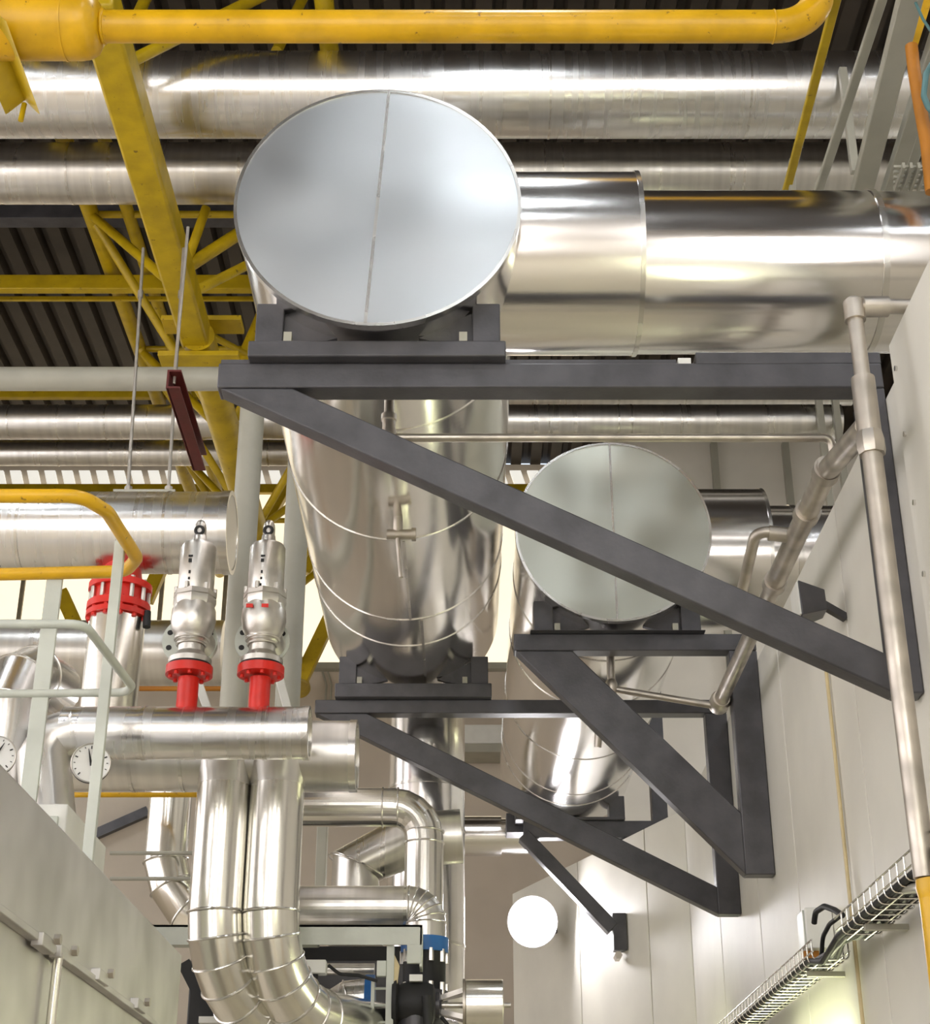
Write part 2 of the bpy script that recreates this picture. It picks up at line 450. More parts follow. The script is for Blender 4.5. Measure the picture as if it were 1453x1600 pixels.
MB().cyl((xb - .02, 8.35, zp2), (3.6, 8.35, zp2), rp2, n=80).build('pipe_section', M_DUCT, dB)
MB().hollow((xb + .16, 8.35, zp2), (xb + .19, 8.35, zp2), rp2 + .006, rp2 - .02, 80).build('joint_band', M_SEAM, dB)

# ================================================================== WALL BRACKETS
def bracket(label, Y, xl, ztop, zbot, post_bot, dz, cx, r, rail, tbot, post_w=.10, foot_x=None, th=.10):
    t = thing('wall_bracket', label, 'bracket', (WX, Y, zr(post_bot)), 'black triangular steel wall brackets')
    h = ztop - zbot
    MB().box((xl, Y, zr(zbot)), (WX - .002, Y + th, zr(ztop))).build('arm', M_STEEL, t, bevel=.006)
    MB().box((WX - post_w, Y + .003, zr(post_bot)), (WX - .001, Y + th - .003, zr(zbot))).build('post', M_STEEL, t, bevel=.006)
    # diagonal brace cut to the arm and the post
    a = Vector((xl + .01, Y + .006, zr(zbot))); b = Vector((xl + .01 + dz, Y + .006, zr(zbot)))
    pz = zr(post_bot)
    xe = WX - post_w
    k = dz * (zr(zbot) - pz) / (xe - xl)       # vertical cut height at the post
    poly = [a, b, Vector((xe + .002, Y + .006, pz + k)), Vector((xe + .002, Y + .006, pz))]
    MB().prism(poly, (0, th - .012, 0)).build('diagonal_brace', M_STEEL, t, bevel=.006)
    # saddle rail and blocks carrying the tank
    rx0, rx1 = rail
    MB().box((rx0, Y - .05, zr(ztop)), (rx1, Y + th + .03, tbot - .02)).build('saddle_rail', M_STEEL, t, bevel=.006)
    for s in (-1, 1):
        bx0 = (rx0 + .02) if s < 0 else (rx1 - .02 - .105)
        MB().box((bx0, Y - .03, tbot - .02), (bx0 + .105, Y + th, tbot + .155)).build('saddle_block', M_STEEL, t, bevel=.005)
        ix = bx0 + .105 if s < 0 else bx0
        MB().prism([(ix, Y + .0, tbot - .018), (ix + .14 * -s, Y + .0, tbot - .018 + .02), (ix + .20 * -s, Y, tbot + .02), (ix, Y, tbot + .13)], (0, .03, 0)).build('saddle_web', M_STEEL, t)
        ox = bx0 + .105 + .004 if s < 0 else bx0 - .004 - .045
        MB().box((ox, Y - .045, tbot - .019), (ox + .03, Y - .01, tbot + .02)).build('spacer', M_GREY, t)
    return t
Y1 = 5.05
zy = lambda py, Y: at(727, py, Y=Y).z - CAM.z
tb = cA.z - rA
xlA = hx(340, Y1, zr(2.95))
brA = bracket('longest black wall bracket in front, carrying the near tank', Y1, xlA, zy(567, Y1), zy(605, Y1), zy(1082, Y1), .27, cA.x, rA,
        (hx(390, Y1, zr(3.05)), hx(790, Y1, zr(3.05))), tb)
MB().box((hx(345, Y1, zr(3.02)), Y1 + .01, zr(zy(567, Y1))), (hx(1057, Y1, zr(3.02)), Y1 + .09, zr(zy(567, Y1)) + .02)).build('shim_strip', M_STEEL, brA)
MB().box((hx(1087, Y1, zr(3.05)), Y1 + .005, zr(zy(567, Y1))), (WX, Y1 + .095, zr(zy(549, Y1)))).build('packing_beam', M_STEEL, brA, bevel=.004)
MB().box((hx(1060, Y1, zr(3.05)), Y1 + .02, zr(zy(567, Y1))), (hx(1080, Y1, zr(3.05)), Y1 + .08, zr(zy(555, Y1)))).build('pad', M_WHITE, brA)
Y2 = 8.92
bracket('black wall bracket under the far end of the near tank, above the floodlight', Y2, hx(492, Y2, zr(2.95)), zy(1093, Y2), zy(1114, Y2), zy(1428, Y2), .30, cA.x, rA,
        (hx(524, Y2, zr(3.03)), hx(768, Y2, zr(3.03))), tb, .13)
Y3 = 7.86
tbB = cB.z - rB
bracket('short black wall bracket under the dented tank end', Y3, hx(803, Y3, zr(2.95)), zy(990, Y3), zy(1016, Y3), zy(1366, Y3), .30, cB.x, rB,
        (hx(828, Y3, zr(3.03)), hx(1100, Y3, zr(3.03))), tbB, .15)
# far bracket of the second tank: arm over the wall top, strut fixed to the angled wall
Y4 = 11.85
bf = thing('wall_bracket', 'far black bracket with strut bolted to the angled white wall beside the floodlight', 'bracket', (WX, Y4, zr(2.2)), 'black triangular steel wall brackets')
xl4 = hx(818, Y4, zr(2.95))
MB().box((xl4, Y4, zr(2.87)), (WX, Y4 + .12, zr(3.0))).build('arm', M_STEEL, bf, bevel=.006)
MB().box((WX - .12, Y4 + .002, zr(2.87)), (WX, Y4 + .118, zr(4.1))).build('post', M_STEEL, bf, bevel=.006)
a = at(845, 1335, Y=Y4 + .05); b = at(957, 1452, Y=Y4 + .05)
MB().beam(a + (a - b) * .25, b, .10, .13, (0, 1, 0)).build('diagonal_brace', M_STEEL, bf, bevel=.006)
MB().box((b.x - .0, Y4 - .01, b.z - .16), (b.x + .10, Y4 + .11, b.z + .11)).build('foot_plate', M_STEEL, bf, bevel=.004)
MB().cyl((b.x + .03, Y4 - .03, b.z - .20), (b.x + .03, Y4 + .1, b.z - .20), .03, n=6).build('bolt', M_GALV, bf)
MB().box((cB.x - .42, Y4 - .04, zr(3.0)), (cB.x + .42, Y4 + .15, tbB - .005)).build('saddle_rail', M_STEEL, bf, bevel=.005)
for s in (-1, 1):
    MB().box((cB.x + s * .36 - .06, Y4 - .03, tbB - .01), (cB.x + s * .36 + .06, Y4 + .13, tbB + .16)).build('saddle_block', M_STEEL, bf, bevel=.005)

# ================================================================== PIPEWORK ON THE PARTITION
# vertical drain pipe with elbow at the top and a wye
xv, yv = 1.345, 4.60
ztop = at(1350, 478, Y=yv).z; ztee = at(1362, 640, Y=yv).z
dp = thing('drain_pipe', 'long bare metal pipe dropping down the white partition beside the front bracket', 'pipe', (xv, yv, 1.9))
MB().sweep([(xv, yv, ztee), (xv, yv, ztop), (WX + .5, yv + .05, ztop + .02)], .027, 20, .05, 6).build('upper_pipe', M_GALV, dp)
MB().lathe((xv, yv, ztop - .06), (0, 0, 1), [(0, .036), (.075, .036), (.09, .02)], 24).build('elbow_socket', M_GALV, dp)
MB().cyl((xv + .03, yv + .005, ztop), (xv + .12, yv + .01, ztop + .004), .037, n=24).build('elbow_socket', M_GALV, dp)
MB().cyl((xv, yv, ztee - .10), (xv, yv, ztee + .12), .040, n=24).build('wye_body', M_GALV, dp)
MB().lathe((xv, yv, ztee - .17), (0, 0, 1), [(0, .044), (.02, .048), (.06, .048), (.08, .044)], 8).build('union_nut', M_GALV, dp)
zlow = at(1440, 1372, Y=yv).z
MB().cyl((xv, yv, zlow), (xv, yv, ztee - .1), .034, n=28).build('lower_pipe', M_GALV, dp)
yp = thing('gas_pipe', 'yellow vertical pipe at the lower right edge below the bare drain pipe', 'pipe', (xv, yv, 0))
MB().cyl((xv + .02, yv, 0), (xv + .02, yv, zlow - .03), .045, n=28).build('pipe', M_YEL, yp)
MB().lathe((xv + .02, yv, zlow - .06), (0, 0, 1), [(0, .045), (.03, .05), (.055, .048), (.06, .03)], 28).build('coupling', M_YEL, yp)
# branch running back along the wall top
br = thing('condensate_pipe', 'brownish fitted pipe running back along the partition behind the long brace', 'pipe', (1.36, 5, zr(2.6)))
bx, bz = 1.355, zr(2.655)
MB().cyl((xv, yv + .02, ztee - .05), (bx, 5.25, bz), .040, n=24).build('wye_branch', M_GALV, br)
MB().cyl((bx, 5.2, bz), (bx, 6.35, bz), .043, n=24).build('pipe_section', M_GALV, br)
MB().cyl((bx, 6.3, bz), (bx, 7.95, bz), .038, n=24).build('pipe_section', M_GALV, br)
for y in (5.25, 5.62, 6.33):
    MB().hollow((bx, y - .03, bz), (bx, y + .03, bz), .052, .03, 24).build('coupling', M_GALV, br)
MB().lathe((bx, 7.90, bz), (0, 1, 0), [(0, .045), (.03, .055), (.12, .055), (.15, .04)], 20).build('end_elbow', M_GALV, br)
MB().sweep([(bx, 5.85, bz + .01), (bx - .16, 5.85, bz + .03), (bx - .17, 6.25, bz - .10), (bx - .05, 6.45, bz - .10)], .024, 16, .05, 5).build('bypass_loop', M_GALV, br)
MB().cyl((bx - .03, 5.85, bz + .01), (bx - .11, 5.85, bz + .02), .032, n=16).build('bypass_union', M_GALV, br)
# drain line of near tank
yd = 5.30
zd = at(900, 684, Y=yd).z; xd = hx(607, yd, zd)
dl = thing('drain_line', 'thin bare pipe crossing under the near tank to the wall pipe', 'pipe', (xd, yd, zd))
MB().sweep([(xd, yd, zd), (hx(1298, yd, zd), yd, zd), (hx(1302, yd, zd), yd + .03, zd - .09)], .0165, 18, .03, 6).build('pipe', M_GALV, dl)
MB().cyl((xd, yd, zd - .005), (xd, yd, tb + .03), .020, n=16).build('riser', M_GALV, dl)
MB().lathe((xd, yd, zd - .03), (0, 0, 1), [(0, .02), (.01, .03), (.06, .03), (.07, .025), (.1, .025), (.105, .03), (.13, .03)], 20).build('elbow_socket', M_GALV, dl)
# drain line of second tank, falling towards the wall pipe
p0 = at(955, 1025, Y=8.05); p1 = at(955, 1076, Y=8.05); p2 = at(1118, 1103, Y=7.98)
d2 = thing('drain_line', 'short thin drain pipe under the dented tank joining the wall pipe end', 'pipe', p1)
MB().cyl(p0 + Vector((0, 0, .15)), p1, .022, n=16).build('riser', M_GALV, d2)
MB().sweep([p1, p2], .019, 16).build('pipe', M_GALV, d2)
MB().lathe(p1 - Vector((0, 0, .03)), (0, 0, 1), [(0, .025), (.02, .034), (.06, .034), (.08, .025)], 18).build('elbow_socket', M_GALV, d2)
p3 = at(952, 1080, Y=8.2); p4 = at(934, 1168, Y=9.2)
MB().cyl(p3, at(945, 1112, Y=8.4), .020, n=16).build('tail_pipe', M_GALV, d2)
MB().cyl(p4, p4 + Vector((.02, -.05, .22)), .022, r2=.03, n=16).build('thermometer_stem', M_GALV, d2)

# ================================================================== OVERHEAD PIPES
zz, rr = hcyl(79, 217, 8.3)
xpipe('insulated_pipe', 'thick dusty insulated pipe highest under the roof, behind the near tank', 'pipe', XL + .1, XR - .1, 8.3, zz, rr, M_PIPE,
      [hx(p, 8.3, zz) for p in (-120, 236, 857, 1163)], group='insulated overhead pipes')
zz, rr = hcyl(222, 320, 9.2)
xpipe('insulated_pipe', 'second insulated pipe just below the thick dusty one', 'pipe', XL + .1, XR - .1, 9.2, zz, rr, M_PIPED,
      [hx(p, 9.2, zz) for p in (114, 265, 849, 1135)], group='insulated overhead pipes')
zz, rr = hcyl(323, 342, 10.75)
MBt = MB().box((XL + .1, 10.68, zz - .1), (hx(640, 10.75, zz), 10.82, zz + .06)).build('support_beam', M_STEEL, bevel=.004)
tag(MBt, 'dark steel beam running beneath the overhead pipes behind the near tank', 'beam')
zz, rr = hcyl(632, 687, 12.6)
xpipe('insulated_pipe', 'upper of two slim far pipes level with the front bracket', 'pipe', XL + .1, hx(1312, 12.6, zz), 12.6, zz, rr, M_PIPED,
      [hx(p, 12.6, zz) for p in (18, 168, 835, 857, 965, 985, 1062)], group='insulated overhead pipes')
zz, rr = hcyl(688, 728, 13.3)
xpipe('insulated_pipe', 'lower of two slim far pipes left of the near tank', 'pipe', XL + .1, hx(770, 13.3, zz), 13.3, zz, rr, M_PIPED,
      [hx(p, 13.3, zz) for p in (93, 420)], group='insulated overhead pipes')
zz, rr = hcyl(600, 634, 13.2)
xpipe('insulated_pipe', 'far pipe half hidden behind the front bracket arm on the right', 'pipe', hx(640, 13.2, zz), hx(1330, 13.2, zz), 13.2, zz, rr, M_PIPED,
      [hx(p, 13.2, zz) for p in (832, 966)], group='insulated overhead pipes')
for px in (1286, 1312):
    a = at(px, 690, Y=12.4); 
    o = MB().box((a.x - .03, 12.37, 4.0), (a.x + .03, 12.43, ZROOF + .02)).build('hanger_strut', M_GREY, bevel=.004)
    tag(o, 'grey hanger strut at the far pipe end, ' + ('left of the pair' if px == 1286 else 'right of the pair'), 'strut', 'far pipe hangers')

# ================================================================== YELLOW STEEL AND GAS PIPE AT THE TOP
zh, rh = hcyl(-15, 96, 5.2)
gh = thing('gas_header', 'fat yellow gas header with rounded end in the top left corner', 'pipe', (-2.2, 5.2, zh - rh))
xe = hx(160, 5.2, zh)
MB().lathe((-4.5, 5.2, zh), (1, 0, 0), [(0, rh), (xe + 4.5 - .10, rh), (xe + 4.5 - .06, rh * .97), (xe + 4.5 - .025, rh * .85), (xe + 4.5 - .006, rh * .62), (xe + 4.5, rh * .4)], 56).build('shell', M_YEL, gh)
MB().hollow((xe - .16, 5.2, zh), (xe - .15, 5.2, zh), rh + .003, rh - .01, 56).build('weld_bead', M_YEL, gh)
zg, rg = hcyl(15, 68, 5.2)
gp = thing('gas_pipe', 'long yellow gas pipe across the top with elbow at right', 'pipe', (xe, 5.2, zg - rg))
xe2 = hx(1283, 5.2, zg)
MB().sweep([(xe - .03, 5.2, zg), (xe2, 5.2, zg), (xe2 + .03, 5.2, zg + 1.6)], rg, 40, .20, 12).build('pipe', M_YEL, gp)
MB().torus((hx(1208, 5.2, zg), 5.2, zg), (1, 0, 0), rg, .004, 40, 8).build('weld_bead', M_YEL, gp)
MB().torus((xe + .005, 5.2, zg), (1, 0, 0), rg, .008, 40, 8).build('weld_bead', M_YEL, gp)
# angle bracket below the header
ab = thing('angle_bracket', 'yellow folded angle bracket under the gas header at left edge', 'bracket', at(20, 120, Y=5.5))
q0, q1 = at(-22, 30, Y=5.0), at(36, 176, Y=5.55)
for (o0, o1) in (((-.085, 0, -.01), (0, 0, .075)), ((.085, 0, -.01), (0, 0, .075))):
    o0, o1 = Vector(o0), Vector(o1)
    MB().prism([q0 + o0, q0 + o1, q1 + o1, q1 + o0 * .9], Vector((.010 if o0.x < 0 else -.010, 0, .006))).build('flange', M_YEL_SHADED, ab)
MB().cyl(q1 + Vector((0, .0, .05)), q1 + Vector((-.005, 0, -.045)), .012, n=12).build('rod', M_YEL_SHADED, ab)

# lattice truss running back under the roof
ZB, ZT = zr(6.0), zr(7.47)
XB, XT1, XT2 = -1.95, -2.97, -.93
tr = thing('roof_truss', 'yellow lattice roof truss running back from the gas header', 'truss', (XB, 6, ZB))
MB().box((XB - .10, 6.3, ZB - .08), (XB + .10, 9.75, ZB + .12)).build('bottom_chord', M_YEL_SHADED, tr, bevel=.02)
MB().cyl((XB + .02, 9.7, ZB), (XB + .02, 17.5, ZB), .12, n=24).build('bottom_chord', M_YEL_SHADED, tr)
MB().cyl((XT1, 6.2, ZT), (XT1, 17.5, ZT), .065, n=24).build('top_chord', M_YEL_SHADED, tr)
MB().cyl((XT1 + .30, 6.2, ZT), (XT1 + .30, 17.5, ZT - .02), .05, n=20).build('top_chord', M_YEL_SHADED, tr)
MB().cyl((XT2, 6.2, ZT), (XT2, 17.5, ZT), .065, n=24).build('top_chord', M_YEL_SHADED, tr)
nodes = [9.25, 11.3, 13.2, 15.0]
for i, y in enumerate(nodes):
    for xt in (XT1, XT2):
        for dy in ((-1.0, 1.0) if i else (1.0,)):
            MB().cyl((XB, y, ZB + .05), (xt, y + dy, ZT), .036, n=14).build('lattice_bar', M_YEL_SHADED, tr)
    MB().cyl((XT1, y + 1.0, ZT), (XT2, y + 1.0, ZT), .03, n=12).build('cross_bar', M_YEL_SHADED, tr)
pl = at(272, 490, Y=9.75)
MB().box((XB - .26, 9.70, ZB - .16), (XB + .32, 9.90, ZB - .12)).build('splice_plate', M_YEL_SHADED, tr, bevel=.004)
MB().box((XB - .26, 9.70, ZB + .14), (XB + .32, 9.90, ZB + .18)).build('splice_plate', M_YEL_SHADED, tr, bevel=.004)
# long sloping braces crossing the roof
for i, (A, B, r_, lab) in enumerate([
        ((188, 104), (420, -12), .040, 'yellow brace rising right from the truss above the thick pipe'),
        ((180, 100), (232, -12), .040, 'steep yellow brace beside the gas header end'),
        ((432, 80), (478, -12), .040, 'yellow brace showing above the middle of the gas pipe')]):
    YY = 7.6 if i < 2 else 8.9
    o = MB().cyl(at(*A, Y=YY), at(*B, Y=YY + .5), r_, n=16).build('roof_brace', M_YEL_SHADED); tag(o, lab, 'brace', 'yellow roof braces')
for i, (A, B, Ya, Yb, r_, lab) in enumerate([
        ((280, 425), (420, 335), 9.6, 9.9, .05, 'thick yellow brace rising from the truss towards the near tank'),
        ((285, 430), (322, 325), 9.6, 9.6, .035, 'thin yellow brace rising from the truss splice'),
        ((308, 513), (390, 556), 10.6, 11.2, .028, 'thin yellow tie right of the truss splice'),
        ((376, 572), (412, 490), 11.2, 11.2, .06, 'short yellow brace left of the near tank saddle')]):
    o = MB().cyl(at(*A, Y=Ya), at(*B, Y=Yb), r_, n=16).build('roof_brace', M_YEL_SHADED); tag(o, lab, 'brace', 'yellow roof braces')
def purlin(yt, yb, Y, px0, px1, lab):
    z, r_ = hcyl(yt, yb, Y)
    x0, x1 = hx(px0, Y, z), hx(px1, Y, z)
    o = MB().box((x0, Y - r_ * .6, z - r_), (x1, Y + r_ * .6, z + r_)).build('roof_purlin', M_YEL_SHADED, bevel=.006)
    tag(o, lab, 'beam', 'yellow roof purlins')
purlin(431, 457, 11.0, -300, 640, 'wide yellow purlin crossing behind the truss')
purlin(463, 471, 11.3, -300, 640, 'narrow yellow purlin just below the wide one')
purlin(608, 624, 13.4, -300, 640, 'yellow purlin showing under the grey green pipe')
purlin(757, 772, 17.6, -400, 1000, 'yellow eaves beam below the row of small clerestory panes')
# sloping yellow struts before the far glazing
for A, B, lab in [((95, 925), (122, 985), 'thin yellow strut crossing the glazing behind the handrail post'),
                  ((250, 890), (228, 940), 'short yellow strut left of the safety valves'),
                  ((545, 905), (470, 1062), 'thick yellow strut crossing the glazing beside the near tank'),
                  ((460, 735), (395, 850), 'yellow strut between the two grey green columns'),
                  ((475, 895), (500, 850), 'dark yellow strut end beside the second grey green column')]:
    o = MB().beam(at(*A, Y=16.6), at(*B, Y=16.6), .16, .12, (0, 1, 0)).build('wall_strut', M_YEL_SHADED, bevel=.01); tag(o, lab, 'strut', 'yellow struts in front of far glazing')

# ---- steel above the partition, top right
def ybeam(nm, px0, py0, px1, py1, Z, wd, ht, mat, lab, cat):
    a = at(px0, py0, Z=Z); b = at(px1, py1, Z=Z)
    d = (b - a).normalized()
    o = MB().beam(a - d * .6, b + d * .35, wd, ht).build(nm, mat, bevel=.005); tag(o, lab, cat)
ybeam('flat_bar', 1306, 0, 1240, 255, 5.0, .042, .03, M_YEL_SHADED, 'slim yellow flat bar hanging above the wide duct', 'bar')
ybeam('flat_bar', 1377, 0, 1281, 292, 4.9, .045, .03, M_GREY, 'slim grey bar left of the broad grey beam top right', 'bar')
ybeam('steel_beam', 1421, 0, 1348, 292, 4.7, .10, .06, M_GREY, 'broad grey beam above the wide duct, top right', 'beam')
ybeam('steel_beam', 1466, 60, 1392, 292, 4.7, .075, .06, M_GREY, 'second grey beam right of the broad one', 'beam')
ybeam('steel_beam', 1490, 60, 1412, 285, 4.9, .06, .05, M_GREY, 'narrow grey beam rightmost under the roof', 'beam')
o = MB().beam(at(1316, 108, Y=7.98), at(1336, 270, Y=7.98), .05, .05, (0, 1, 0)).build('hanger_strut', M_GREY, bevel=.004); tag(o, 'short grey strut in front of the dusty pipe at right', 'strut')
o = MB().beam(at(1238, 250, Y=6.6), at(1238, 300, Y=6.6), .035, .03, (0, 1, 0)).build('hanger_strut', M_GREY, bevel=.003); tag(o, 'tiny pale strut below the slim yellow bar', 'strut')
o = MB().beam(at(1450, -10, Y=5.2), at(1424, 72, Y=5.2), .05, .03, (0, 1, 0)).build('flat_bar', M_YEL, bevel=.003); tag(o, 'short yellow bar in the top right corner', 'bar')
pts = [at(x, y, Y=5.0) for x, y in ((1424, 72), (1428, 110), (1438, 170), (1448, 225), (1456, 300))]
o = MB().sweep(pts, .026, 14, .1, 4).build('orange_hose', M_ORANGE); tag(o, 'orange hose hanging at the top right edge', 'hose')
pts = [at(x, y, Y=4.9) for x, y in ((1462, 90), (1447, 115), (1443, 150), (1452, 172), (1470, 180))]
o = MB().sweep(pts, .012, 12, .05, 4).build('teal_cable', M_TEAL); tag(o, 'teal cable loop at the top right edge', 'cable')
o = MB().sweep([at(1425, -8, Y=4.95), at(1442, 30, Y=4.95), at(1462, 60, Y=4.95)], .006, 10, .05, 4).build('thin_cable', M_TEAL); tag(o, 'thin grey green cable in the top right corner', 'cable')
gt = thing('floor_grating', 'open steel walkway grating seen from below at right edge', 'grating', at(1430, 280, Z=4.3))
for k in range(6):
    a = at(1398 + 12 * k, 296, Z=4.35); b = at(1412 + 12 * k, 258, Z=4.35)
    MB().beam(a, b, .012, .03).build('bearing_bar', M_GREY, gt)
for k in range(5):
    a = at(1396, 293 - 8 * k, Z=4.36); b = at(1475, 293 - 8 * k, Z=4.36)
    MB().beam(a, b, .012, .012).build('cross_bar', M_GREY, gt)

# ================================================================== LEFT SIDE: GREY PIPE FRAME, RODS, RED CHANNEL
zq, rq = hcyl(573, 611, 9.0)
xcol, rcol = vcyl(367, 406, 760, 9.0)
gf = thing('vent_pipe', 'grey green pipe running in from the left and turning down behind the safety valves', 'pipe', (xcol, 9.0, 0))
MB().sweep([(XL + .1, 9.0, zq), (xcol, 9.0, zq), (xcol, 9.0, 0)], rq, 36, .16, 10).build('pipe', M_GREY, gf)
xcol, rcol = vcyl(440, 478, 900, 9.6)
o = MB().cyl((xcol, 9.6, 0), (xcol, 9.6, zr(5.2)), rcol, n=36).build('steel_column', M_GREY); tag(o, 'grey green round column just left of the near tank', 'column')
for px, lab in ((200, 'left'), (263, 'right')):
    b = at(px, 768, Y=8.0); e_ = at(px + 24, 388, Y=8.15)
    t = thing('hanger_rod', lab + ' one of two thin rods holding up the large capped pipe', 'rod', b, 'pipe hanger rods')
    MB().cyl(b, e_, .010, n=10).build('rod', M_GALV, t)
    MB().lathe((b.x, b.y, b.z + .0), (0, 0, 1), [(0, .022), (.03, .022)], 6).build('nut', M_GALV, t)
    MB().cyl(b.lerp(e_, .78), b.lerp(e_, .81), .017, n=10).build('coupling', M_GALV, t)
rcg = thing('hanging_channel', 'dark red steel channel hanging from a rod in front of the grey green pipe', 'channel', at(275, 660, Y=6.9))
a, b = at(262, 592, Y=6.4), at(304, 722, Z=at(262, 592, Y=6.4).z - CAM.z)
MB().beam(a, b, .010, .10).build('web', M_DRED, rcg)
for s in (-1, 1):
    MB().beam(a + Vector((.03, 0, s * .045)), b + Vector((.03, 0, s * .045)), .06, .010).build('flange', M_DRED, rcg)
MB().cyl(a + Vector((.02, .05, 0)), (a.x + .02, a.y + .05, a.z + .9), .008, n=10).build('rod', M_GALV, rcg)

# large capped pipe upper left
YL1 = 8.0
zl, rl = hcyl(768, 897, YL1)
t = xpipe('insulated_pipe', 'large capped pipe end at left above the red flange', 'pipe', XL + .2, hx(362, YL1, zl), YL1, zl, rl, M_PIPE, [hx(p, YL1, zl) for p in (42, 266)])
MB().hollow((hx(350, YL1, zl), YL1, zl), (hx(362, YL1, zl) + .003, YL1, zl), rl + .006, rl - .02, 64).build('end_rim', M_SEAM, t)
# hanger plate on top
MB().box((hx(180, YL1, zl + rl), YL1 - .06, zl + rl - .005), (hx(276, YL1, zl + rl), YL1 + .06, zl + rl + .012)).build('hanger_plate', M_GREY, t)

# riser with red flanges
xr_, rr_ = vcyl(132, 222, 1030, YL1)
z_f = at(190, 970, Y=YL1).z
rv = thing('riser_pipe', 'upright clad pipe with red bolted flanges behind the handrail', 'pipe', (xr_, YL1, at(190, 1105, Y=YL1).z))
MB().lathe((xr_, YL1, at(180, 1115, Y=YL1).z - .2), (0, 0, 1), [(0, rr_), (z_f - (at(180, 1115, Y=YL1).z - .2), rr_)], 48).build('cladding', M_VPIPE, rv)
zz1, zz2, zz3, zz4 = z_f, at(190, 948, Y=YL1).z, at(190, 922, Y=YL1).z, at(190, 880, Y=YL1).z
MB().lathe((xr_, YL1, zz1 - .01), (0, 0, 1), [(0, rr_ * .93), (.03, rr_ * .95), (zz2 - zz1, rr_ * .95)], 40).build('lower_neck', M_RED, rv)
fl = rr_ * 1.14
MB().cyl((xr_, YL1, zz2 - .035), (xr_, YL1, zz2 + .005), fl, n=48).build('flange', M_RED, rv)
MB().cyl((xr_, YL1, zz2 + .005), (xr_, YL1, zz3 - .005), fl * .84, n=40).build('valve_ring', M_RED, rv)
rfl = MB().cyl((xr_, YL1, zz3 - .015), (xr_, YL1, zz3 + .022), fl, n=48).build('flange', M_RED, rv)
MB().cyl((xr_, YL1, zz1 + .004), (xr_, YL1, zz1 + .034), fl, n=48).build('flange', M_RED, rv)
MB().lathe((xr_, YL1, zz3 + .02), (0, 0, 1), [(0, rr_ * .80), (zz4 - zz3, rr_ * .62), (zz4 - zz3 + .1, rr_ * .62)], 40).build('reducer', M_RED, rv)
bolts(rfl, (xr_, YL1, (zz2 + zz3) / 2 + .004), (0, 0, 1), fl * .90, 12, .013, (zz3 - zz2) + .06, M_CAST, .1)
bolts(rv, (xr_, YL1, (zz1 + zz2) / 2), (0, 0, 1), fl * .90, 12, .013, .11, M_RED, .3)
MB().sweep([(xr_ + fl * .98, YL1 - .05, zz2 - .05), (xr_ + fl * 1.02, YL1 - .06, zz1 - .06)], .022, 12).build('valve_handle', M_BLACK, rv)

# two safety valves
def safety_valve(label, px0, flange_dx, Y=6.42):
    base = at(px0, 1108, Y=Y); m = mpp(base)
    Zp = lambda py: at(px0, py, Y=Y).z
    x = base.x
    t = thing('safety_valve', label, 'valve', base, 'safety valves on the header')
    A = Vector((x, Y, 0))
    def L(nm, prof, mat, n=36):
        z0 = Zp(prof[0][0])
        return MB().lathe((x, Y, z0), (0, 0, 1), [(Zp(py) - z0, r * m) for py, r in prof], n).build(nm, mat, t)
    L('inlet_pipe', [(1115, 16.5), (1060, 16.5)], M_RED)
    ifl = L('inlet_flange', [(1056, 37), (1043, 37)], M_RED, 44)
    L('gasket', [(1043, 33), (1039, 33)], M_BLACK)
    L('valve_flange', [(1039, 34), (1031, 34), (1026, 26), (1020, 22)], M_CAST, 44)
    L('valve_body', [(1024, 21), (1008, 21), (1003, 25), (998, 25), (994, 28), (985, 33), (970, 36), (955, 35), (945, 31), (938, 31)], M_CAST, 44)
    MB().torus((x, Y, Zp(1000)), (0, 0, 1), 26.5 * m, 2.2 * m, 40, 8).build('bead', M_CAST, t)
    MB().torus((x, Y, Zp(1008)), (0, 0, 1), 23 * m, 2.0 * m, 40, 8).build('bead', M_CAST, t)
    bfl = L('bonnet_flange', [(952, 32), (945, 35), (937, 35), (936, 33), (935, 35), (928, 35), (926, 30)], M_CAST, 8)
    L('bonnet', [(928, 28), (925, 29), (858, 29), (853, 26), (851, 14)], M_CAST, 44)
    L('neck', [(853, 13), (838, 11), (836, 9)], M_CAST, 24)
    L('lever_cap', [(838, 10), (826, 10), (820, 9), (815, 6), (813, 2)], M_CAST, 20)
    MB().torus((x, Y - 9 * m, Zp(832)), (0, 1, 0), 6.5 * m, 2.6 * m, 20, 8).build('seal_ring', M_BLACK, t)
    # side outlet with big flange turned to the right and the camera
    MB().cyl(Vector((x, Y, Zp(990))), Vector((x + 10 * m, Y + 45 * m, Zp(1000))), 26 * m, n=30).build('outlet_neck', M_CAST, t)
    oc2 = at(px0 + 6, 1004, Y=Y + 36 * m)
    dd = Vector((.06, -1, .1)).normalized()
    MB().cyl(oc2, oc2 + dd * (7 * m), 44 * m, n=44).build('outlet_flange', M_RAIL, t)
    fx, fy, _ = frame(dd)
    for k in range(8):
        tt = 2 * math.pi * k / 8 + .39
        q = oc2 + dd * (7 * m) + fx * (35 * m * math.cos(tt)) + fy * (35 * m * math.sin(tt))
        MB().cyl(q - dd * .004, q + dd * .002, 4.6 * m, n=12).build('bolt_hole', M_MARK, t)
    bolts(ifl, (x, Y, Zp(1056) + .012), (0, 0, 1), 29 * m, 8, .009, .05, M_RED, .2)
    bolts(bfl, (x, Y, Zp(926) + .006), (0, 0, 1), 31 * m, 6, .010, .03, M_CAST, .2)
    return t, m, Zp
svL, mv, Zp = safety_valve('left steel safety valve with red flange on the clad header', 291, 0)
svR, mv, Zp2 = safety_valve('right steel safety valve with red print and rusty side', 404, 0)
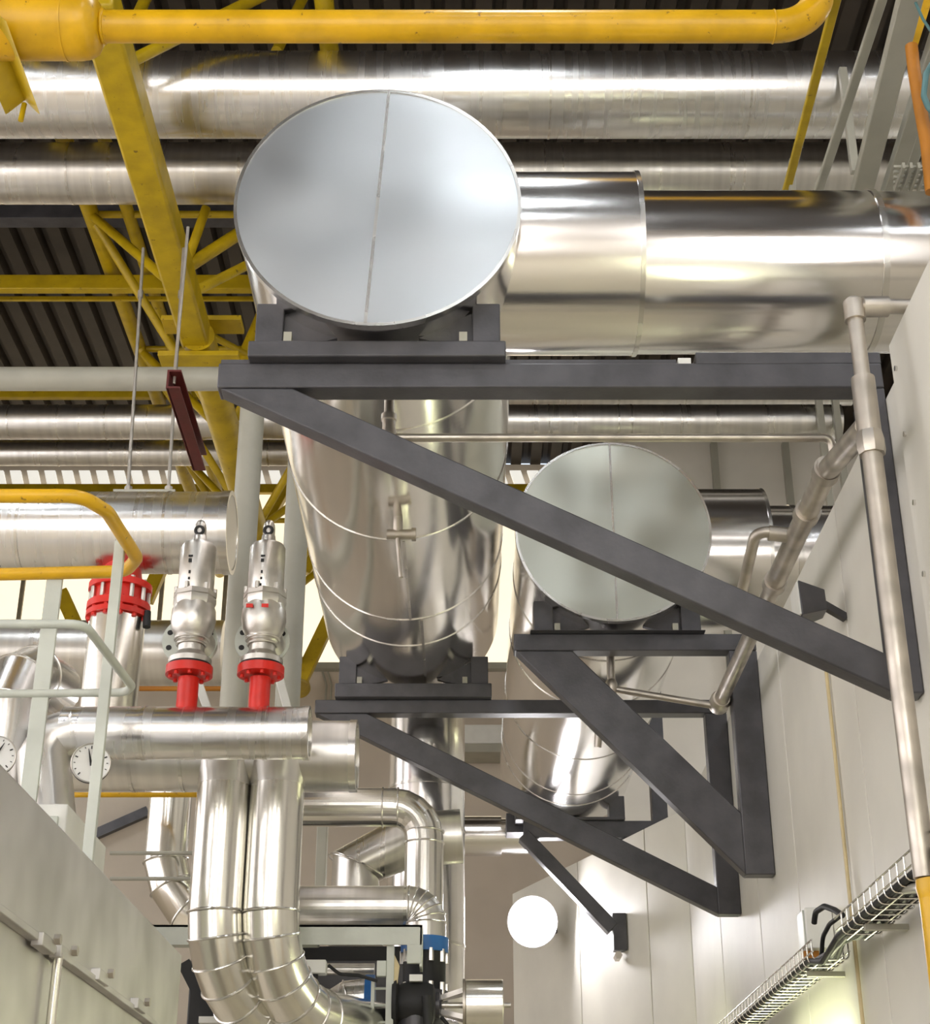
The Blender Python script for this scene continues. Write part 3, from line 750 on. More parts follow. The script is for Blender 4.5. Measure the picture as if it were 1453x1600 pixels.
# red printed marks on the right valve
for k, (dx, w_) in enumerate(((-14, 9), (10, 9))):
    q = at(404 + dx, 946, Y=6.42 - 35 * mv)
    MB().box((q.x - w_ * mv * .6, q.y - .002, q.z - 3 * mv), (q.x + w_ * mv * .6, q.y + .006, q.z + 3 * mv)).build('red_mark', M_RED, svR)
for t_, px in ((svL, 296), (svR, 409)):
    for k, (dx, dy, w_, h_) in enumerate(((2, 868, 7, 3), (1, 875, 5, 6), (0, 893, 3, 5), (-1, 903, 3, 4), (-2, 913, 3, 4))):
        q = at(px + dx, dy, Y=6.42 - 29.4 * mv)
        MB().box((q.x - w_ * mv / 2, q.y - .001, q.z - h_ * mv / 2), (q.x + w_ * mv / 2, q.y + .004, q.z + h_ * mv / 2)).build('stamped_mark', M_MARK, t_)

# clad headers
YH1, YH2 = 6.42, 7.0
z1_, r1_ = hcyl(1104, 1187, YH1)
h1 = xpipe('clad_header', 'upper clad header pipe carrying the two safety valves', 'pipe', hx(100, YH1, z1_), hx(480, YH1, z1_), YH1, z1_, r1_, M_PIPE, [hx(226, YH1, z1_), hx(415, YH1, z1_)])
MB().hollow((hx(474, YH1, z1_), YH1, z1_), (hx(484, YH1, z1_), YH1, z1_), r1_ + .004, r1_ * .9, 56).build('end_rim', M_SEAM, h1)
xm = hx(112, YH1, z1_)
MB().sweep([(xm + .03, YH1, z1_), (xm - .07, YH1, z1_ - .03), (xm - .10, YH1 - .02, z1_ - .12), (xm - .02, YH1 - .05, z1_ - .5)], r1_ * 1.02, 40).build('mitred_bend', M_PIPED, h1)
z2_, r2_ = hcyl(1126, 1237, YH2)
h2 = xpipe('clad_header', 'lower clad header pipe feeding the two vertical pipes', 'pipe', hx(60, YH2, z2_), hx(554, YH2, z2_), YH2, z2_, r2_, M_PIPED, [hx(212, YH2, z2_), hx(290, YH2, z2_)])
MB().hollow((hx(547, YH2, z2_), YH2, z2_), (hx(558, YH2, z2_), YH2, z2_), r2_ + .005, r2_ * .9, 56).build('end_rim', M_SEAM, h2)

def drop(label, pl, pr, pyt, Y, py_b1, end, mat=M_VPIPE, tops=True):
    x, r = vcyl(pl, pr, 1340, Y)
    px = (pl + pr) / 2
    zt = z2_; zb = at(px, py_b1, Y=Y).z
    t = thing('clad_pipe', label, 'pipe', (x, Y, zb), 'clad vertical pipes below the headers')
    MB().cyl((x, Y, zt - r2_ * .6), (x, Y, zb), r, n=48).build('cladding', mat, t)
    z_c = at(px, 1222, Y=Y).z
    MB().lathe((x, Y, z_c - .02), (0, 0, 1), [(0, r * 1.01), (.02, r * 1.01), (.10, r * 1.16), (.16, r * 1.2)], 48).build('saddle_collar', M_PIPED, t)
    # segmented elbow
    hd = Vector((.50, .86, 0)); Rb = .40; P = [Vector((x, Y, zb))]
    for k in range(1, 7):
        th = R(15 * k)
        P.append(Vector((x, Y, zb)) + hd * (Rb * (1 - math.cos(th))) - Vector((0, 0, Rb * math.sin(th))))
    P.append(P[-1] + hd * 1.1)
    prevd = Vector((0, 0, -1))
    seg = MB().sweep(P, r * 1.01, 48); seg.build('segmented_elbow', mat, t, angle=10)
    for i in range(7):
        d = (P[i + 1] - P[i]).normalized()
        nn = (d + prevd).normalized(); prevd = d
        MB().torus(P[i], nn, r * 1.015, .006, 48, 8).build('seam_bead', M_SEAM, t)
    return t
drop('left one of the two bright vertical pipes below the header', 300, 386, 1222, 6.95, 1425, (455, 1625))
drop('right one of the two bright vertical pipes below the header', 384, 471, 1222, 6.95, 1425, (545, 1625))

# dial gauges
def dial(label, px, py, Y, rpx, needle):
    c = at(px, py, Y=Y); m = mpp(c); r = rpx * m
    d = (CAM - c); d.z *= .55; d.normalize()
    x, y, d = frame(d)
    if x.x < 0: pass
    t = thing('dial_gauge', label, 'gauge', c, 'dial gauges')
    MB().lathe(c - d * .045, d, [(0, r * .9), (.01, r * 1.0), (.045, r * 1.0), (.05, r * .97)], 48, True, False).build('case', M_BLACK, t)
    MB().cyl(c - d * .004, c, r * .93, n=48).build('dial_face', M_GLASSDIAL, t)
    MB().torus(c + d * .003, d, r * .96, r * .035, 48, 8).build('bezel', M_CAST, t)
    right = Vector((1, 0, 0)); right = (right - d * right.dot(d)).normalized(); up = d.cross(right).normalized()
    if up.z < 0: up = -up
    for k in range(13):
        th = R(225 - 270 * k / 12)
        e = right * math.cos(th) + up * math.sin(th)
        MB().beam(c + d * .002 + e * r * (.70 if k % 3 == 0 else .76), c + d * .002 + e * r * .85, .0045 if k % 3 == 0 else .003, .002, d).build('tick_mark', M_MARK, t)
    th = R(needle); e = right * math.cos(th) + up * math.sin(th); s_ = d.cross(e)
    MB().prism([c + d * .004 - e * r * .15 + s_ * r * .07, c + d * .004 - e * r * .15 - s_ * r * .07, c + d * .004 + e * r * .72 - s_ * r * .015, c + d * .004 + e * r * .72 + s_ * r * .015], d * .003).build('needle', M_MARK, t)
    MB().cyl(c - d * .04, c - d * .40, .014, n=12).build('stem', M_GALV, t)
dial('round white dial gauge behind the slim grey post, needle upright', 142, 1192, 6.0, 31, 102)
dial('white dial gauge cut by the left photo edge', -6, 1180, 5.95, 31, 60)

# left elbow pipe behind second gauge
YE = 6.5
xe_, re_ = vcyl(-50, 52, 1190, YE)
ep = thing('clad_pipe', 'clad pipe with segmented bend at the left edge behind the gauge', 'pipe', (xe_, YE, 2))
ztp = at(0, 1100, Y=YE).z
PP = [(xe_, YE, 2.2), (xe_, YE, ztp), (xe_ + .015, YE + .05, ztp + .12), (xe_ + .03, YE + .2, ztp + .20), (xe_ + .05, YE + .5, ztp + .24)]
MB().sweep(PP, re_, 48).build('cladding', M_PIPE, ep, angle=10)
prevd = Vector((0, 0, 1))
for i in (1, 2, 3):
    d = (Vector(PP[i + 1]) - Vector(PP[i])).normalized()
    MB().torus(PP[i], (d + prevd).normalized(), re_ * 1.005, .005, 48, 8).build('seam_bead', M_SEAM, ep); prevd = d
# broad pipe behind the riser
zb_, rb_ = hcyl(969, 1072, 9.8)
xpipe('insulated_pipe', 'broad dull pipe crossing behind the riser and safety valves', 'pipe', XL + .2, hx(352, 9.8, zb_), 9.8, zb_, rb_, M_PIPED, [hx(60, 9.8, zb_)])
zo, ro = hcyl(1072, 1080, 9.3)
o = MB().cyl((XL + .2, 9.3, zo), (hx(352, 9.3, zo), 9.3, zo), ro, n=14).build('thin_pipe', M_ORANGE); tag(o, 'thin orange pipe under the broad dull pipe', 'pipe')
zo, ro = hcyl(1238, 1246, 7.6)
o = MB().cyl((-3.2, 7.6, zo), (hx(420, 7.6, zo), 7.6, zo), ro, n=14).build('thin_pipe', M_YEL); tag(o, 'thin yellow pipe just under the lower header', 'pipe')
# slim raking stays behind the valves
for i, (A, B, lab) in enumerate([((308, 1062), (328, 1118), 'white raking stay beside the left safety valve base'), ((434, 1050), (452, 1118), 'white raking stay beside the right safety valve base')]):
    o = MB().beam(at(*A, Y=7.12), at(*B, Y=7.12), .04, .03, (0, 1, 0)).build('raking_stay', M_WHITE, bevel=.004); tag(o, lab, 'stay')

# ================================================================== HANDRAIL
ZH, ZM = zr(2.387), zr(1.90)
hr = thing('handrail', 'yellow topped platform handrail with grey mid rail and flat posts at left', 'railing', (-2, 5.2, 2.4))
rail = [at(-160, 775, Z=2.387), at(128, 775, Z=2.387), at(168, 800, Z=2.387), at(214, 872, Z=2.387), at(196, 893, Z=2.387), at(-160, 901, Z=2.387)]
MB().sweep(rail, .025, 20, .09, 6).build('top_rail', M_YEL, hr)
rail = [at(-160, 975, Z=1.90), at(132, 975, Z=1.90), at(206, 1072, Z=1.90), at(196, 1082, Z=1.90), at(-160, 1086, Z=1.90)]
MB().sweep(rail, .0155, 16, .06, 6).build('mid_rail', M_RAIL, hr)
pa = at(86, 904, Z=2.37)
MB().box((pa.x - .031, pa.y - .008, 1.9), (pa.x + .031, pa.y + .008, pa.z)).build('post', M_RAIL, hr, bevel=.002)
pb = at(189, 848, Z=2.42)
MB().box((pb.x - .019, pb.y - .022, 1.7), (pb.x + .019, pb.y + .006, pb.z)).build('post', M_RAIL, hr, bevel=.002)
# platform slab it stands on
plt = MB().box((-3.6, 4.9, zr(.75)), (pb.x + .05, 5.6, zr(.82))).build('platform', M_SHEET, bevel=.004); tag(plt, 'small raised platform slab below the handrail, behind the grey cabinet', 'platform')

# ================================================================== GREY SHEET METAL CASING LOWER LEFT
XC = -.90
zt_ = at(140, 1339, X=XC).z; ye_ = at(285, 1487, X=XC).y
zs_ = at(120, 1510, X=XC).z
cs = thing('sheet_metal_casing', 'big grey sheet metal duct casing with clip row at lower left', 'duct', (XC - .7, 3.5, 0))
MB().box((XC - 1.4, 1.2, zs_), (XC, ye_, zt_)).build('upper_casing', M_SHEET, cs, bevel=.006)
MB().box((XC - 1.39, 1.2, 0), (XC - .012, ye_ - .01, zs_ - .004)).build('lower_casing', M_SHEET, cs, bevel=.004)
MB().box((XC - .012, 1.2, zs_ - .012), (XC + .012, ye_, zs_ + .004)).build('joint_flange', M_SHEET, cs, bevel=.002)
for px, py in ((62, 1468), (90, 1486), (150, 1522), (210, 1567)):
    q = at(px, py, X=XC)
    MB().box((XC - .004, q.y - .055, q.z - .022), (XC + .022, q.y + .055, q.z + .006)).build('clip', M_SHEET, cs, bevel=.002)
    MB().cyl((XC + .02, q.y + .045, q.z + .008), (XC + .034, q.y + .045, q.z + .008), .012, n=6).build('clip_bolt', M_GALV, cs)
q = at(90, 1490, X=XC + .01)
MB().cyl((XC + .012, q.y, q.z), (XC + .012, q.y, 0.4), .011, n=12).build('stiffener_rod', M_SEAM, cs)
# white cabinet behind it
a = at(65, 1256, Y=5.9); b = at(107, 1256, Y=5.9)
cb = thing('control_cabinet', 'pale grey cabinet peeking out above the sheet metal casing', 'cabinet', ((a.x + b.x) / 2, 6.0, 0))
MB().box((a.x - .3, 5.9, 0), (b.x, 6.6, a.z)).build('body', M_WHITE, cb, bevel=.006)
dr_ = MB().box((a.x - .25, 5.885, .3), (b.x - .03, 5.9, a.z - .05)).build('door', M_RAIL, cb, bevel=.004)
MB().box((b.x - .07, 5.87, 1.3), (b.x - .05, 5.886, 1.5)).build('handle', M_BLACK, dr_, bevel=.003)

# ================================================================== LOWER MIDDLE: PIPES, DUCTS, VALVES
# vertical pipe with bend behind the casing
xv3, rv3 = vcyl(229, 297, 1290, 8.0)
bp = thing('clad_pipe', 'clad pipe with bend low behind the two bright vertical pipes', 'pipe', (xv3, 8.0, 1.8))
zt3 = at(262, 1225, Y=8.0).z; zb3 = at(262, 1345, Y=8.0).z
PP = [Vector((xv3, 8, zt3)), Vector((xv3, 8, zb3)), Vector((xv3 + .04, 8, zb3 - .13)), Vector((xv3 + .13, 8, zb3 - .25)), Vector((xv3 + .26, 8, zb3 - .32)), Vector((xv3 + .5, 8, zb3 - .34))]
MB().sweep(PP, rv3, 44).build('cladding', M_VPIPE, bp, angle=10)
for i in (1, 2, 3, 4):
    MB().torus(PP[i], ((PP[i + 1] - PP[i]).normalized() + (PP[i] - PP[i - 1]).normalized()), rv3 * 1.01, .006, 40, 8).build('seam_bead', M_SEAM, bp)
for py, lab in ((1333, 'upper'), (1373, 'lower')):
    q0, q1 = at(172, py, Y=8 - rv3), at(304, py, Y=8 - rv3)
    o = MB().cyl(q0, q1, .010, n=10).build('tie_rod', M_GREY); tag(o, lab + ' thin grey rod crossing the bent pipe low at left', 'rod', 'thin tie rods')
o = MB().beam(at(150, 1304, Y=17.96), at(232, 1268, Y=17.96), .11, .11, (0, 1, 0)).build('dark_strut', M_STEEL); tag(o, 'dark sloping strut on the beige wall left of the bent pipe', 'strut')
# wide vertical duct below the near tank
xv4, rv4 = vcyl(607, 726, 1250, 9.45)
vd = thing('vertical_duct', 'wide upright clad duct below the far end of the near tank', 'duct', (xv4, 9.45, 0))
MB().cyl((xv4, 9.45, 0), (xv4, 9.45, zr(3.05)), rv4, n=64).build('cladding', M_DUCT, vd)
for py in (1235, 1300, 1480):
    z = at(665, py, Y=9.45).z
    MB().hollow((xv4, 9.45, z - .008), (xv4, 9.45, z + .008), rv4 + .005, rv4 - .02, 64).build('seam_band', M_SEAM, vd)
# elbow pipe: across then down
Ye = 8.3
ze, re1 = hcyl(1231, 1292, Ye)
xev, rev = vcyl(633, 692, 1340, Ye)
e1 = thing('clad_pipe', 'clad pipe bending from level to straight down left of the wide duct', 'pipe', (xev, Ye, 0))
MB().sweep([(hx(440, Ye, ze), Ye, ze), (xev, Ye, ze), (xev, Ye, 0.2)], re1, 44, .17, 5).build('cladding', M_VPIPE, e1, angle=8)
for px in (598, 622):
    MB().torus((hx(px, Ye, ze), Ye, ze), (1, 0, 0), re1 * 1.01, .005, 40, 8).build('seam_bead', M_SEAM, e1)
for py in (1300, 1318):
    MB().torus((xev, Ye, at(662, py, Y=Ye).z), (0, 0, 1), re1 * 1.01, .005, 40, 8).build('seam_bead', M_SEAM, e1)
# sloping mitred duct behind it
Ys = 9.0
s0, s1, s2 = at(640, 1312, Y=Ys), at(556, 1362, Y=Ys), at(556, 1480, Y=Ys)
sd = thing('sloping_duct', 'sloping mitred duct left of the bent pipe, above the level pipe', 'duct', s2)
rsd = 42 * mpp(s0)
MB().sweep([s0 + Vector((.3, 0, .02)), s0, s1 + Vector((0, 0, .03)), s2], rsd, 44).build('cladding', M_PIPED, sd, angle=10)
MB().torus(s1 + Vector((0, 0, .03)), Vector((.35, 0, .9)), rsd * 1.10, .006, 40, 8).build('seam_bead', M_SEAM, sd)
# level pipe bending down to the blue flange
Yf = 7.8
zf, rf = hcyl(1384, 1452, Yf)
xfl = hx(664, Yf, zf)
e2 = thing('clad_pipe', 'level clad pipe bending down to the blue flange', 'pipe', (xfl, Yf, 1.5))
zend = at(672, 1470, Y=Yf).z
mb = MB().sweep([(hx(430, Yf, zf), Yf, zf), (xfl, Yf, zf), (xfl, Yf, zend)], rf, 44, .235, 6)
mb.build('cladding', M_PIPED, e2, angle=8)
for i in range(1, 8):
    q = mb.path[i]; d = (mb.path[i + 1] - mb.path[i - 1]).normalized()
    MB().torus(q, d, rf * 1.01, .004, 40, 8).build('seam_bead', M_SEAM, e2)
# butterfly valve under it
bv = thing('butterfly_valve', 'blue collared dark butterfly valve under the level pipe bend', 'valve', (xfl, Yf, .9))
MB().cyl((xfl, Yf, zend - .06), (xfl, Yf, zend + .01), rf * 1.12, n=40).build('blue_collar', M_BLUE, bv)
MB().cyl((xfl, Yf, zend - .24), (xfl, Yf, zend - .06), rf * 1.0, n=40).build('valve_body', M_BLACK, bv)
MB().cyl((xfl, Yf, zend - .30), (xfl, Yf, zend - .24), rf * 1.12, n=40).build('lower_flange', M_STEEL, bv)
bolts(bv, (xfl, Yf, zend - .08), (0, 0, 1), rf * 1.02, 10, .014, .06, M_CAST)
bolts(bv, (xfl, Yf, zend - .235), (0, 0, 1), rf * 1.02, 10, .014, .06, M_CAST)
MB().cyl((xfl, Yf, .8), (xfl, Yf, zend - .30), rf * .95, n=40).build('pipe_stub', M_STEEL, bv)
# pneumatic actuator with yoke
ya = 7.6
az, ar = hcyl(1530, 1612, ya)
xa0, xa1 = hx(727, ya, az), hx(786, ya, az)
ac = thing('valve_actuator', 'silver cylinder actuator with open yoke rods at bottom centre', 'actuator', (xa0, ya, az - ar))
MB().lathe((xa0, ya, az), (1, 0, 0), [(0, ar * .96), (.004, ar), (xa1 - xa0 - .004, ar), (xa1 - xa0, ar * .96)], 44).build('cylinder', M_VPIPE, ac)
MB().cyl((xa1, ya, az), (xa1 + .035, ya, az), .012, n=12).build('stem_tip', M_CAST, ac)
MB().hollow((xa0 - .012, ya, az), (xa0, ya, az), ar * 1.02, ar * .3, 44).build('end_ring', M_GALV, ac)
xy0 = hx(690, ya, az)
for k in range(4):
    th_ = R(45 + 90 * k)
    MB().beam((xy0, ya + .035 * math.cos(th_), az + .045 * math.sin(th_)), (xa0, ya + ar * .75 * math.cos(th_), az + ar * .75 * math.sin(th_)), .014, .022).build('yoke_rod', M_CAST, ac)
MB().cyl((xy0 - .09, ya, az), (xa0, ya, az), .014, n=14).build('spindle', M_CAST, ac)
MB().lathe((xy0 - .10, ya, az), (1, 0, 0), [(0, .05), (.05, .06), (.09, .06), (.10, .04)], 24).build('yoke_hub', M_STEEL, ac)
MB().sweep([(xy0, ya - .05, az - .06), (xy0 + .06, ya - .06, az - .13), (xa0 + .02, ya - .05, az - ar * 1.05)], .009, 10, .03, 4).build('air_hose', M_BLACK, ac)
vb = thing('control_valve', 'dark control valve body beside the silver actuator', 'valve', (hx(650, 7.55, az), 7.55, az - .1))
xb_ = hx(650, 7.55, az)
MB().lathe((xb_ - .11, 7.55, az), (1, 0, 0), [(0, .11), (.02, .12), (.03, .085), (.07, .10), (.15, .10), (.19, .085), (.20, .06)], 32).build('valve_body', M_BLACK, vb)
MB().lathe((xb_, 7.55, az - .35), (0, 0, 1), [(0, .08), (.3, .08)], 28).build('inlet_neck', M_STEEL, vb)
MB().box((xb_ - .03, 7.47, az + .09), (xb_ + .03, 7.51, az + .12)).build('name_plate', M_WHITE, vb)
MB().cyl((xb_ + .05, 7.44, az + .02), (xb_ + .06, 7.44, az - .13), .022, n=14).build('limit_switch', M_BLACK, vb)

# white channel beam and its post
yc = 7.45
b0, b1 = at(440, 1445, Y=yc), at(660, 1445, Y=yc); b2 = at(600, 1476, Y=yc)
ch = thing('channel_beam', 'pale grey channel beam under the level pipe', 'beam', (b0.x, yc, b2.z))
MB().box((b0.x - .6, yc, b2.z), (b1.x, yc + .012, b0.z)).build('web', M_RAIL, ch)
MB().box((b0.x - .6, yc, b0.z - .01), (b1.x, yc + .16, b0.z)).build('flange', M_RAIL, ch)
MB().box((b1.x - .012, yc, b2.z - .10), (b1.x, yc + .16, b0.z)).build('end_plate', M_RAIL, ch, bevel=.002)
MB().box((b1.x - .07, yc - .004, b2.z - .085), (b1.x - .004, yc + .02, b2.z)).build('end_bracket', M_RAIL, ch, bevel=.002)
pp = at(606, 1476, Y=yc)
ps = thing('support_post', 'pale slotted post under the channel beam, beside the blue flange', 'post', (pp.x, yc + .03, 0))
MB().box((pp.x - .006, yc + .02, 0), (pp.x + .03, yc + .08, pp.z)).build('upright', M_RAIL, ps, bevel=.002)
MB().box((pp.x - .05, yc + .01, pp.z - .14), (pp.x - .006, yc + .05, pp.z - .07)).build('cleat', M_RAIL, ps, bevel=.002)
MB().prism([(pp.x + .03, yc + .03, pp.z - .04), (pp.x + .055, yc + .03, pp.z - .09), (pp.x + .045, yc + .03, pp.z - .18), (pp.x + .03, yc + .03, pp.z - .18)], (0, .02, 0)).build('gusset', M_CREAM, ps)
MB().box((pp.x - .075, yc + .03, 0), (pp.x - .06, yc + .07, pp.z - .15)).build('ladder_rail', M_RAIL, ps)
for k in range(7):
    zz_ = pp.z - .19 - .075 * k
    MB().cyl((pp.x - .07, yc + .05, zz_), (pp.x, yc + .05, zz_), .006, n=8).build('rung', M_RAIL, ps)
# junction box with a cable under the beam
jb = at(493, 1512, Y=7.4)
o = thing('junction_box', 'small white junction box under the channel beam', 'box', jb)
MB().box((jb.x - .05, 7.36, jb.z - .03), (jb.x + .05, 7.44, jb.z + .03)).build('body', M_WHITE, o, bevel=.004)
MB().cyl((jb.x, 7.40, jb.z - .05), (jb.x, 7.40, jb.z - .028), .014, n=12).build('gland', M_BLACK, o)
pts = [at(x, y, Y=7.42) for x, y in ((513, 1508), (530, 1522), (560, 1524), (590, 1533))]
o = MB().sweep(pts, .008, 10, .05, 4).build('signal_cable', M_BLACK); tag(o, 'dark cable from the small junction box to the slotted post', 'cable')
# thin round pipe below beam
zt2, rt2 = hcyl(1505, 1524, 7.9)
o = MB().cyl((hx(420, 7.9, zt2), 7.9, zt2), (hx(585, 7.9, zt2), 7.9, zt2), rt2, n=24).build('clad_pipe', M_PIPED); tag(o, 'thin dull pipe low behind the small junction box', 'pipe')
# elbow with blue flange
Yq = 7.7
zb_f = at(578, 1562, Y=Yq)
eb = thing('clad_pipe', 'segmented clad elbow ending at the upright blue flange near the bottom', 'pipe', (zb_f.x, Yq, zb_f.z - .2))
PP = [Vector((zb_f.x - .02, Yq, zb_f.z + .0)), Vector((zb_f.x - .10, Yq, zb_f.z - .005)), Vector((zb_f.x - .17, Yq, zb_f.z - .05)), Vector((zb_f.x - .23, Yq, zb_f.z - .13)), Vector((zb_f.x - .25, Yq, 0))]
MB().sweep(PP, .095, 40).build('cladding', M_PIPE, eb, angle=8)
for i in (1, 2, 3):
    MB().torus(PP[i], ((PP[i + 1] - PP[i]).normalized() + (PP[i] - PP[i - 1]).normalized()), .096, .005, 40, 8).build('seam_bead', M_SEAM, eb)
MB().cyl((zb_f.x - .022, Yq, zb_f.z), (zb_f.x + .022, Yq, zb_f.z), .115, n=8).build('blue_flange', M_BLUE, eb)
# dark machinery behind the channel
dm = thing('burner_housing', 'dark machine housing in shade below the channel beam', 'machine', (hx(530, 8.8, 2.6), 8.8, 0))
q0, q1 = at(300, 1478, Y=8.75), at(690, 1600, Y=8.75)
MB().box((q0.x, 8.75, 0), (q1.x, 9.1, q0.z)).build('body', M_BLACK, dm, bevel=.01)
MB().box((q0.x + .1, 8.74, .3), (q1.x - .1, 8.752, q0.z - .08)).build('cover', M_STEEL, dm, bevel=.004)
# grey beam behind the bright pipes + dark strut
q0, q1 = at(240, 1447, Y=8.5), at(320, 1476, Y=8.5)
o = MB().box((q0.x, 8.5, q1.z), (q1.x + .6, 8.6, q0.z)).build('support_beam', M_RAIL, bevel=.008); tag(o, 'pale grey beam low behind the left bright vertical pipe', 'beam')
o = MB().beam(at(288, 1505, Y=7.6), at(330, 1588, Y=7.6), .06, .06, (0, 1, 0)).build('dark_strut', M_BLACK); tag(o, 'black strut between the casing end and the bright pipes', 'strut')
o = MB().box(tuple(at(310, 1598, Y=7.5)), tuple(at(372, 1588, Y=7.5) + Vector((0, .1, 0)))).build('cable_trunking', M_WHITE); tag(o, 'white trunking at the bottom beside the black strut', 'trunking')
# upright grey profile on far wall
o = MB().box(tuple(at(490, 1420, Y=11.0)), tuple(at(512, 1272, Y=11.0) + Vector((0, .12, 0)))).build('wall_profile', M_GREY, bevel=.006); tag(o, 'grey upright profile behind the level pipe', 'post')
# far duct nozzle and window hood
zz, rr = hcyl(1275, 1338, 12.4)
fd = thing('exhaust_duct', 'short far duct with black block end right of the wide upright duct', 'duct', (hx(760, 12.4, zz), 12.4, zz))
MB().cyl((hx(690, 12.4, zz), 12.4, zz), (hx(783, 12.4, zz), 12.4, zz), rr, n=48).build('collar', M_DUCT, fd)
MB().cyl((hx(783, 12.4, zz), 12.4, zz), (hx(840, 12.4, zz), 12.4, zz), rr * .88, n=48).build('pipe_section', M_DUCT, fd)
q = at(804, 1300, Y=12.2)
MB().box((q.x - .07, 12.0, q.z - .05), (q.x + .07, 12.2, q.z + .10)).build('end_block', M_STEEL, fd, bevel=.005)
q0, q1 = at(722, 1161, Y=17.5), at(793, 1132, Y=17.5)
vh = thing('vent_hood', 'pale vent hood on the far wall between the tank supports', 'vent', (q0.x, 17.6, q0.z))
MB().prism([(q0.x, 17.5, q0.z), (q1.x, 17.5, q0.z), (q1.x, 17.5, q1.z), (q0.x, 17.5, q1.z)], (0, .5, 0)).build('hood', M_WHITE, vh, bevel=.01)
MB().box((q0.x, 17.52, q0.z - .10), (q1.x, 17.98, q0.z - .002)).build('louvre', M_GREY, vh)
# thin cables hanging on the far wall by the column
for dx, lab in ((0, 'left'), (8, 'right')):
    pts = [at(504 + dx, 1050, Y=17.98), at(510 + dx, 1070, Y=17.98), at(508 + dx, 1100, Y=17.98)]
    o = MB().sweep(pts, .012, 8, .1, 3).build('hanging_cable', M_GREY); tag(o, lab + ' thin cable hanging below the glazing beside the column', 'cable', 'thin hanging cables')

# ================================================================== LAMPS
def floodlight(label, c, d, r, glow, mount, round_=True, size=None):
    t = thing('floodlight', label, 'lamp', c)
    d = Vector(d).normalized(); x, y, d = frame(d)
    if round_:
        MB().lathe(c - d * .12, d, [(0, r * .45), (.05, r * .8), (.11, r * 1.08), (.125, r * 1.08)], 40, True, False).build('housing', M_STEEL, t)
        MB().lathe(c - d * .01, d, [(0, r), (.012, r), (.02, r * .9)], 40).build('lens', glow, t)
    else:
        w_, h_ = size
        q = [c + x * sx * w_ / 2 + y * sy * h_ / 2 for sx, sy in ((-1, -1), (1, -1), (1, 1), (-1, 1))]
        b = [c - d * .11 + x * sx * w_ / 3.4 + y * sy * h_ / 3.4 for sx, sy in ((-1, -1), (1, -1), (1, 1), (-1, 1))]
        MB().hexa(b + q).build('housing', M_STEEL, t, bevel=.004)
        q = [c + d * .001 + x * sx * w_ * .46 + y * sy * h_ * .46 for sx, sy in ((-1, -1), (1, -1), (1, 1), (-1, 1))]
        MB().prism(q, d * .006).build('lens', glow, t)
    MB().beam(c - d * .10, mount, .03, .03).build('mount_arm', M_STEEL, t)
    return t
c = at(832, 1440, Y=12.7)
fdir = (CAM - c).normalized()
mt = Vector((c.x + .22, c.y + .35, c.z - .02))
floodlight('glaring round floodlight in front of the angled white wall edge', c, fdir + Vector((0, 0, .0)), .185, M_FLOOD, mt)
c = at(1245, 945, X=WX - .20)
f2 = floodlight('small black floodlight fixed to the partition behind the long brace', c, (-1.0, .03, -.03), .1, M_WHITE, Vector((WX, c.y + .02, c.z - .05)), False, (.17, .15))
# cream conduit dropping from it
xx = WX - .015; yy_ = at(1292, 1060, X=xx).y
o = MB().cyl((xx, yy_, 0), (xx, yy_, at(1283, 1000, X=xx).z), .008, n=12).build('conduit', M_CREAM); tag(o, 'thin cream conduit running down the partition below the small floodlight', 'conduit')
# lamps added out of view; the deeper ones brighten far and cross walls
k_ = 0
for lx, ly in [(x_, y_) for x_ in (-4.2, 0.3, 4.6) for y_ in (-3.0, 1.2, 5.0)] + [(-5.8, 9.5), (-5.8, 12.6), (-5.8, 15.8), (5.6, 8.6), (5.3, 11.6), (5.3, 13.6), (4.7, 16.6)]:
    zl_ = 7.9 if ly < 8 else 6.5
    if True:
        t = thing('added_bay_lamp', 'round high bay fixture added out of view to light the hall', 'lamp', (lx, ly, zr(zl_)), 'added high bay fixtures')
        MB().lathe((lx, ly, zr(zl_)), (0, 0, 1), [(0, .34), (.10, .30), (.28, .12), (.40, .10)], 32, False, True).build('reflector', M_SHEET, t)
        MB().cyl((lx, ly, zr(zl_ + .01)), (lx, ly, zr(zl_ + .03)), .31, n=32).build('diffuser', M_BAY, t)
        MB().cyl((lx, ly, zr(zl_ + .4)), (lx, ly, ZROOF + .02), .015, n=8).build('suspension', M_STEEL, t)
# fluorescent wall lamp under the cable tray
for lab, y0, y1, zz_ in (('fluorescent wall lamp below the far cable tray on the partition', 6.5, 7.7, .64),
                         ('fluorescent wall lamp on the near partition beside the viewer', .9, 2.9, 1.35),
                         ('fluorescent wall lamp deep on the partition under the dented tank', 9.2, 10.4, .80)):
    off = .05 if y1 < 4 else 0
    fl_ = thing('wall_lamp', lab, 'lamp', (WX, y0, zr(zz_)), 'fluorescent wall lamps')
    MB().box((WX - .07, y0, zr(zz_ - .04)), (WX - .001, y1, zr(zz_ + .04))).build('housing', M_WHITE, fl_, bevel=.004)
    MB().cyl((WX - .09 - off, y0 + .05, zr(zz_ + .08)), (WX - .09 - off, y1 - .05, zr(zz_ + .08)), .022, n=16).build('tube', M_TUBE, fl_)

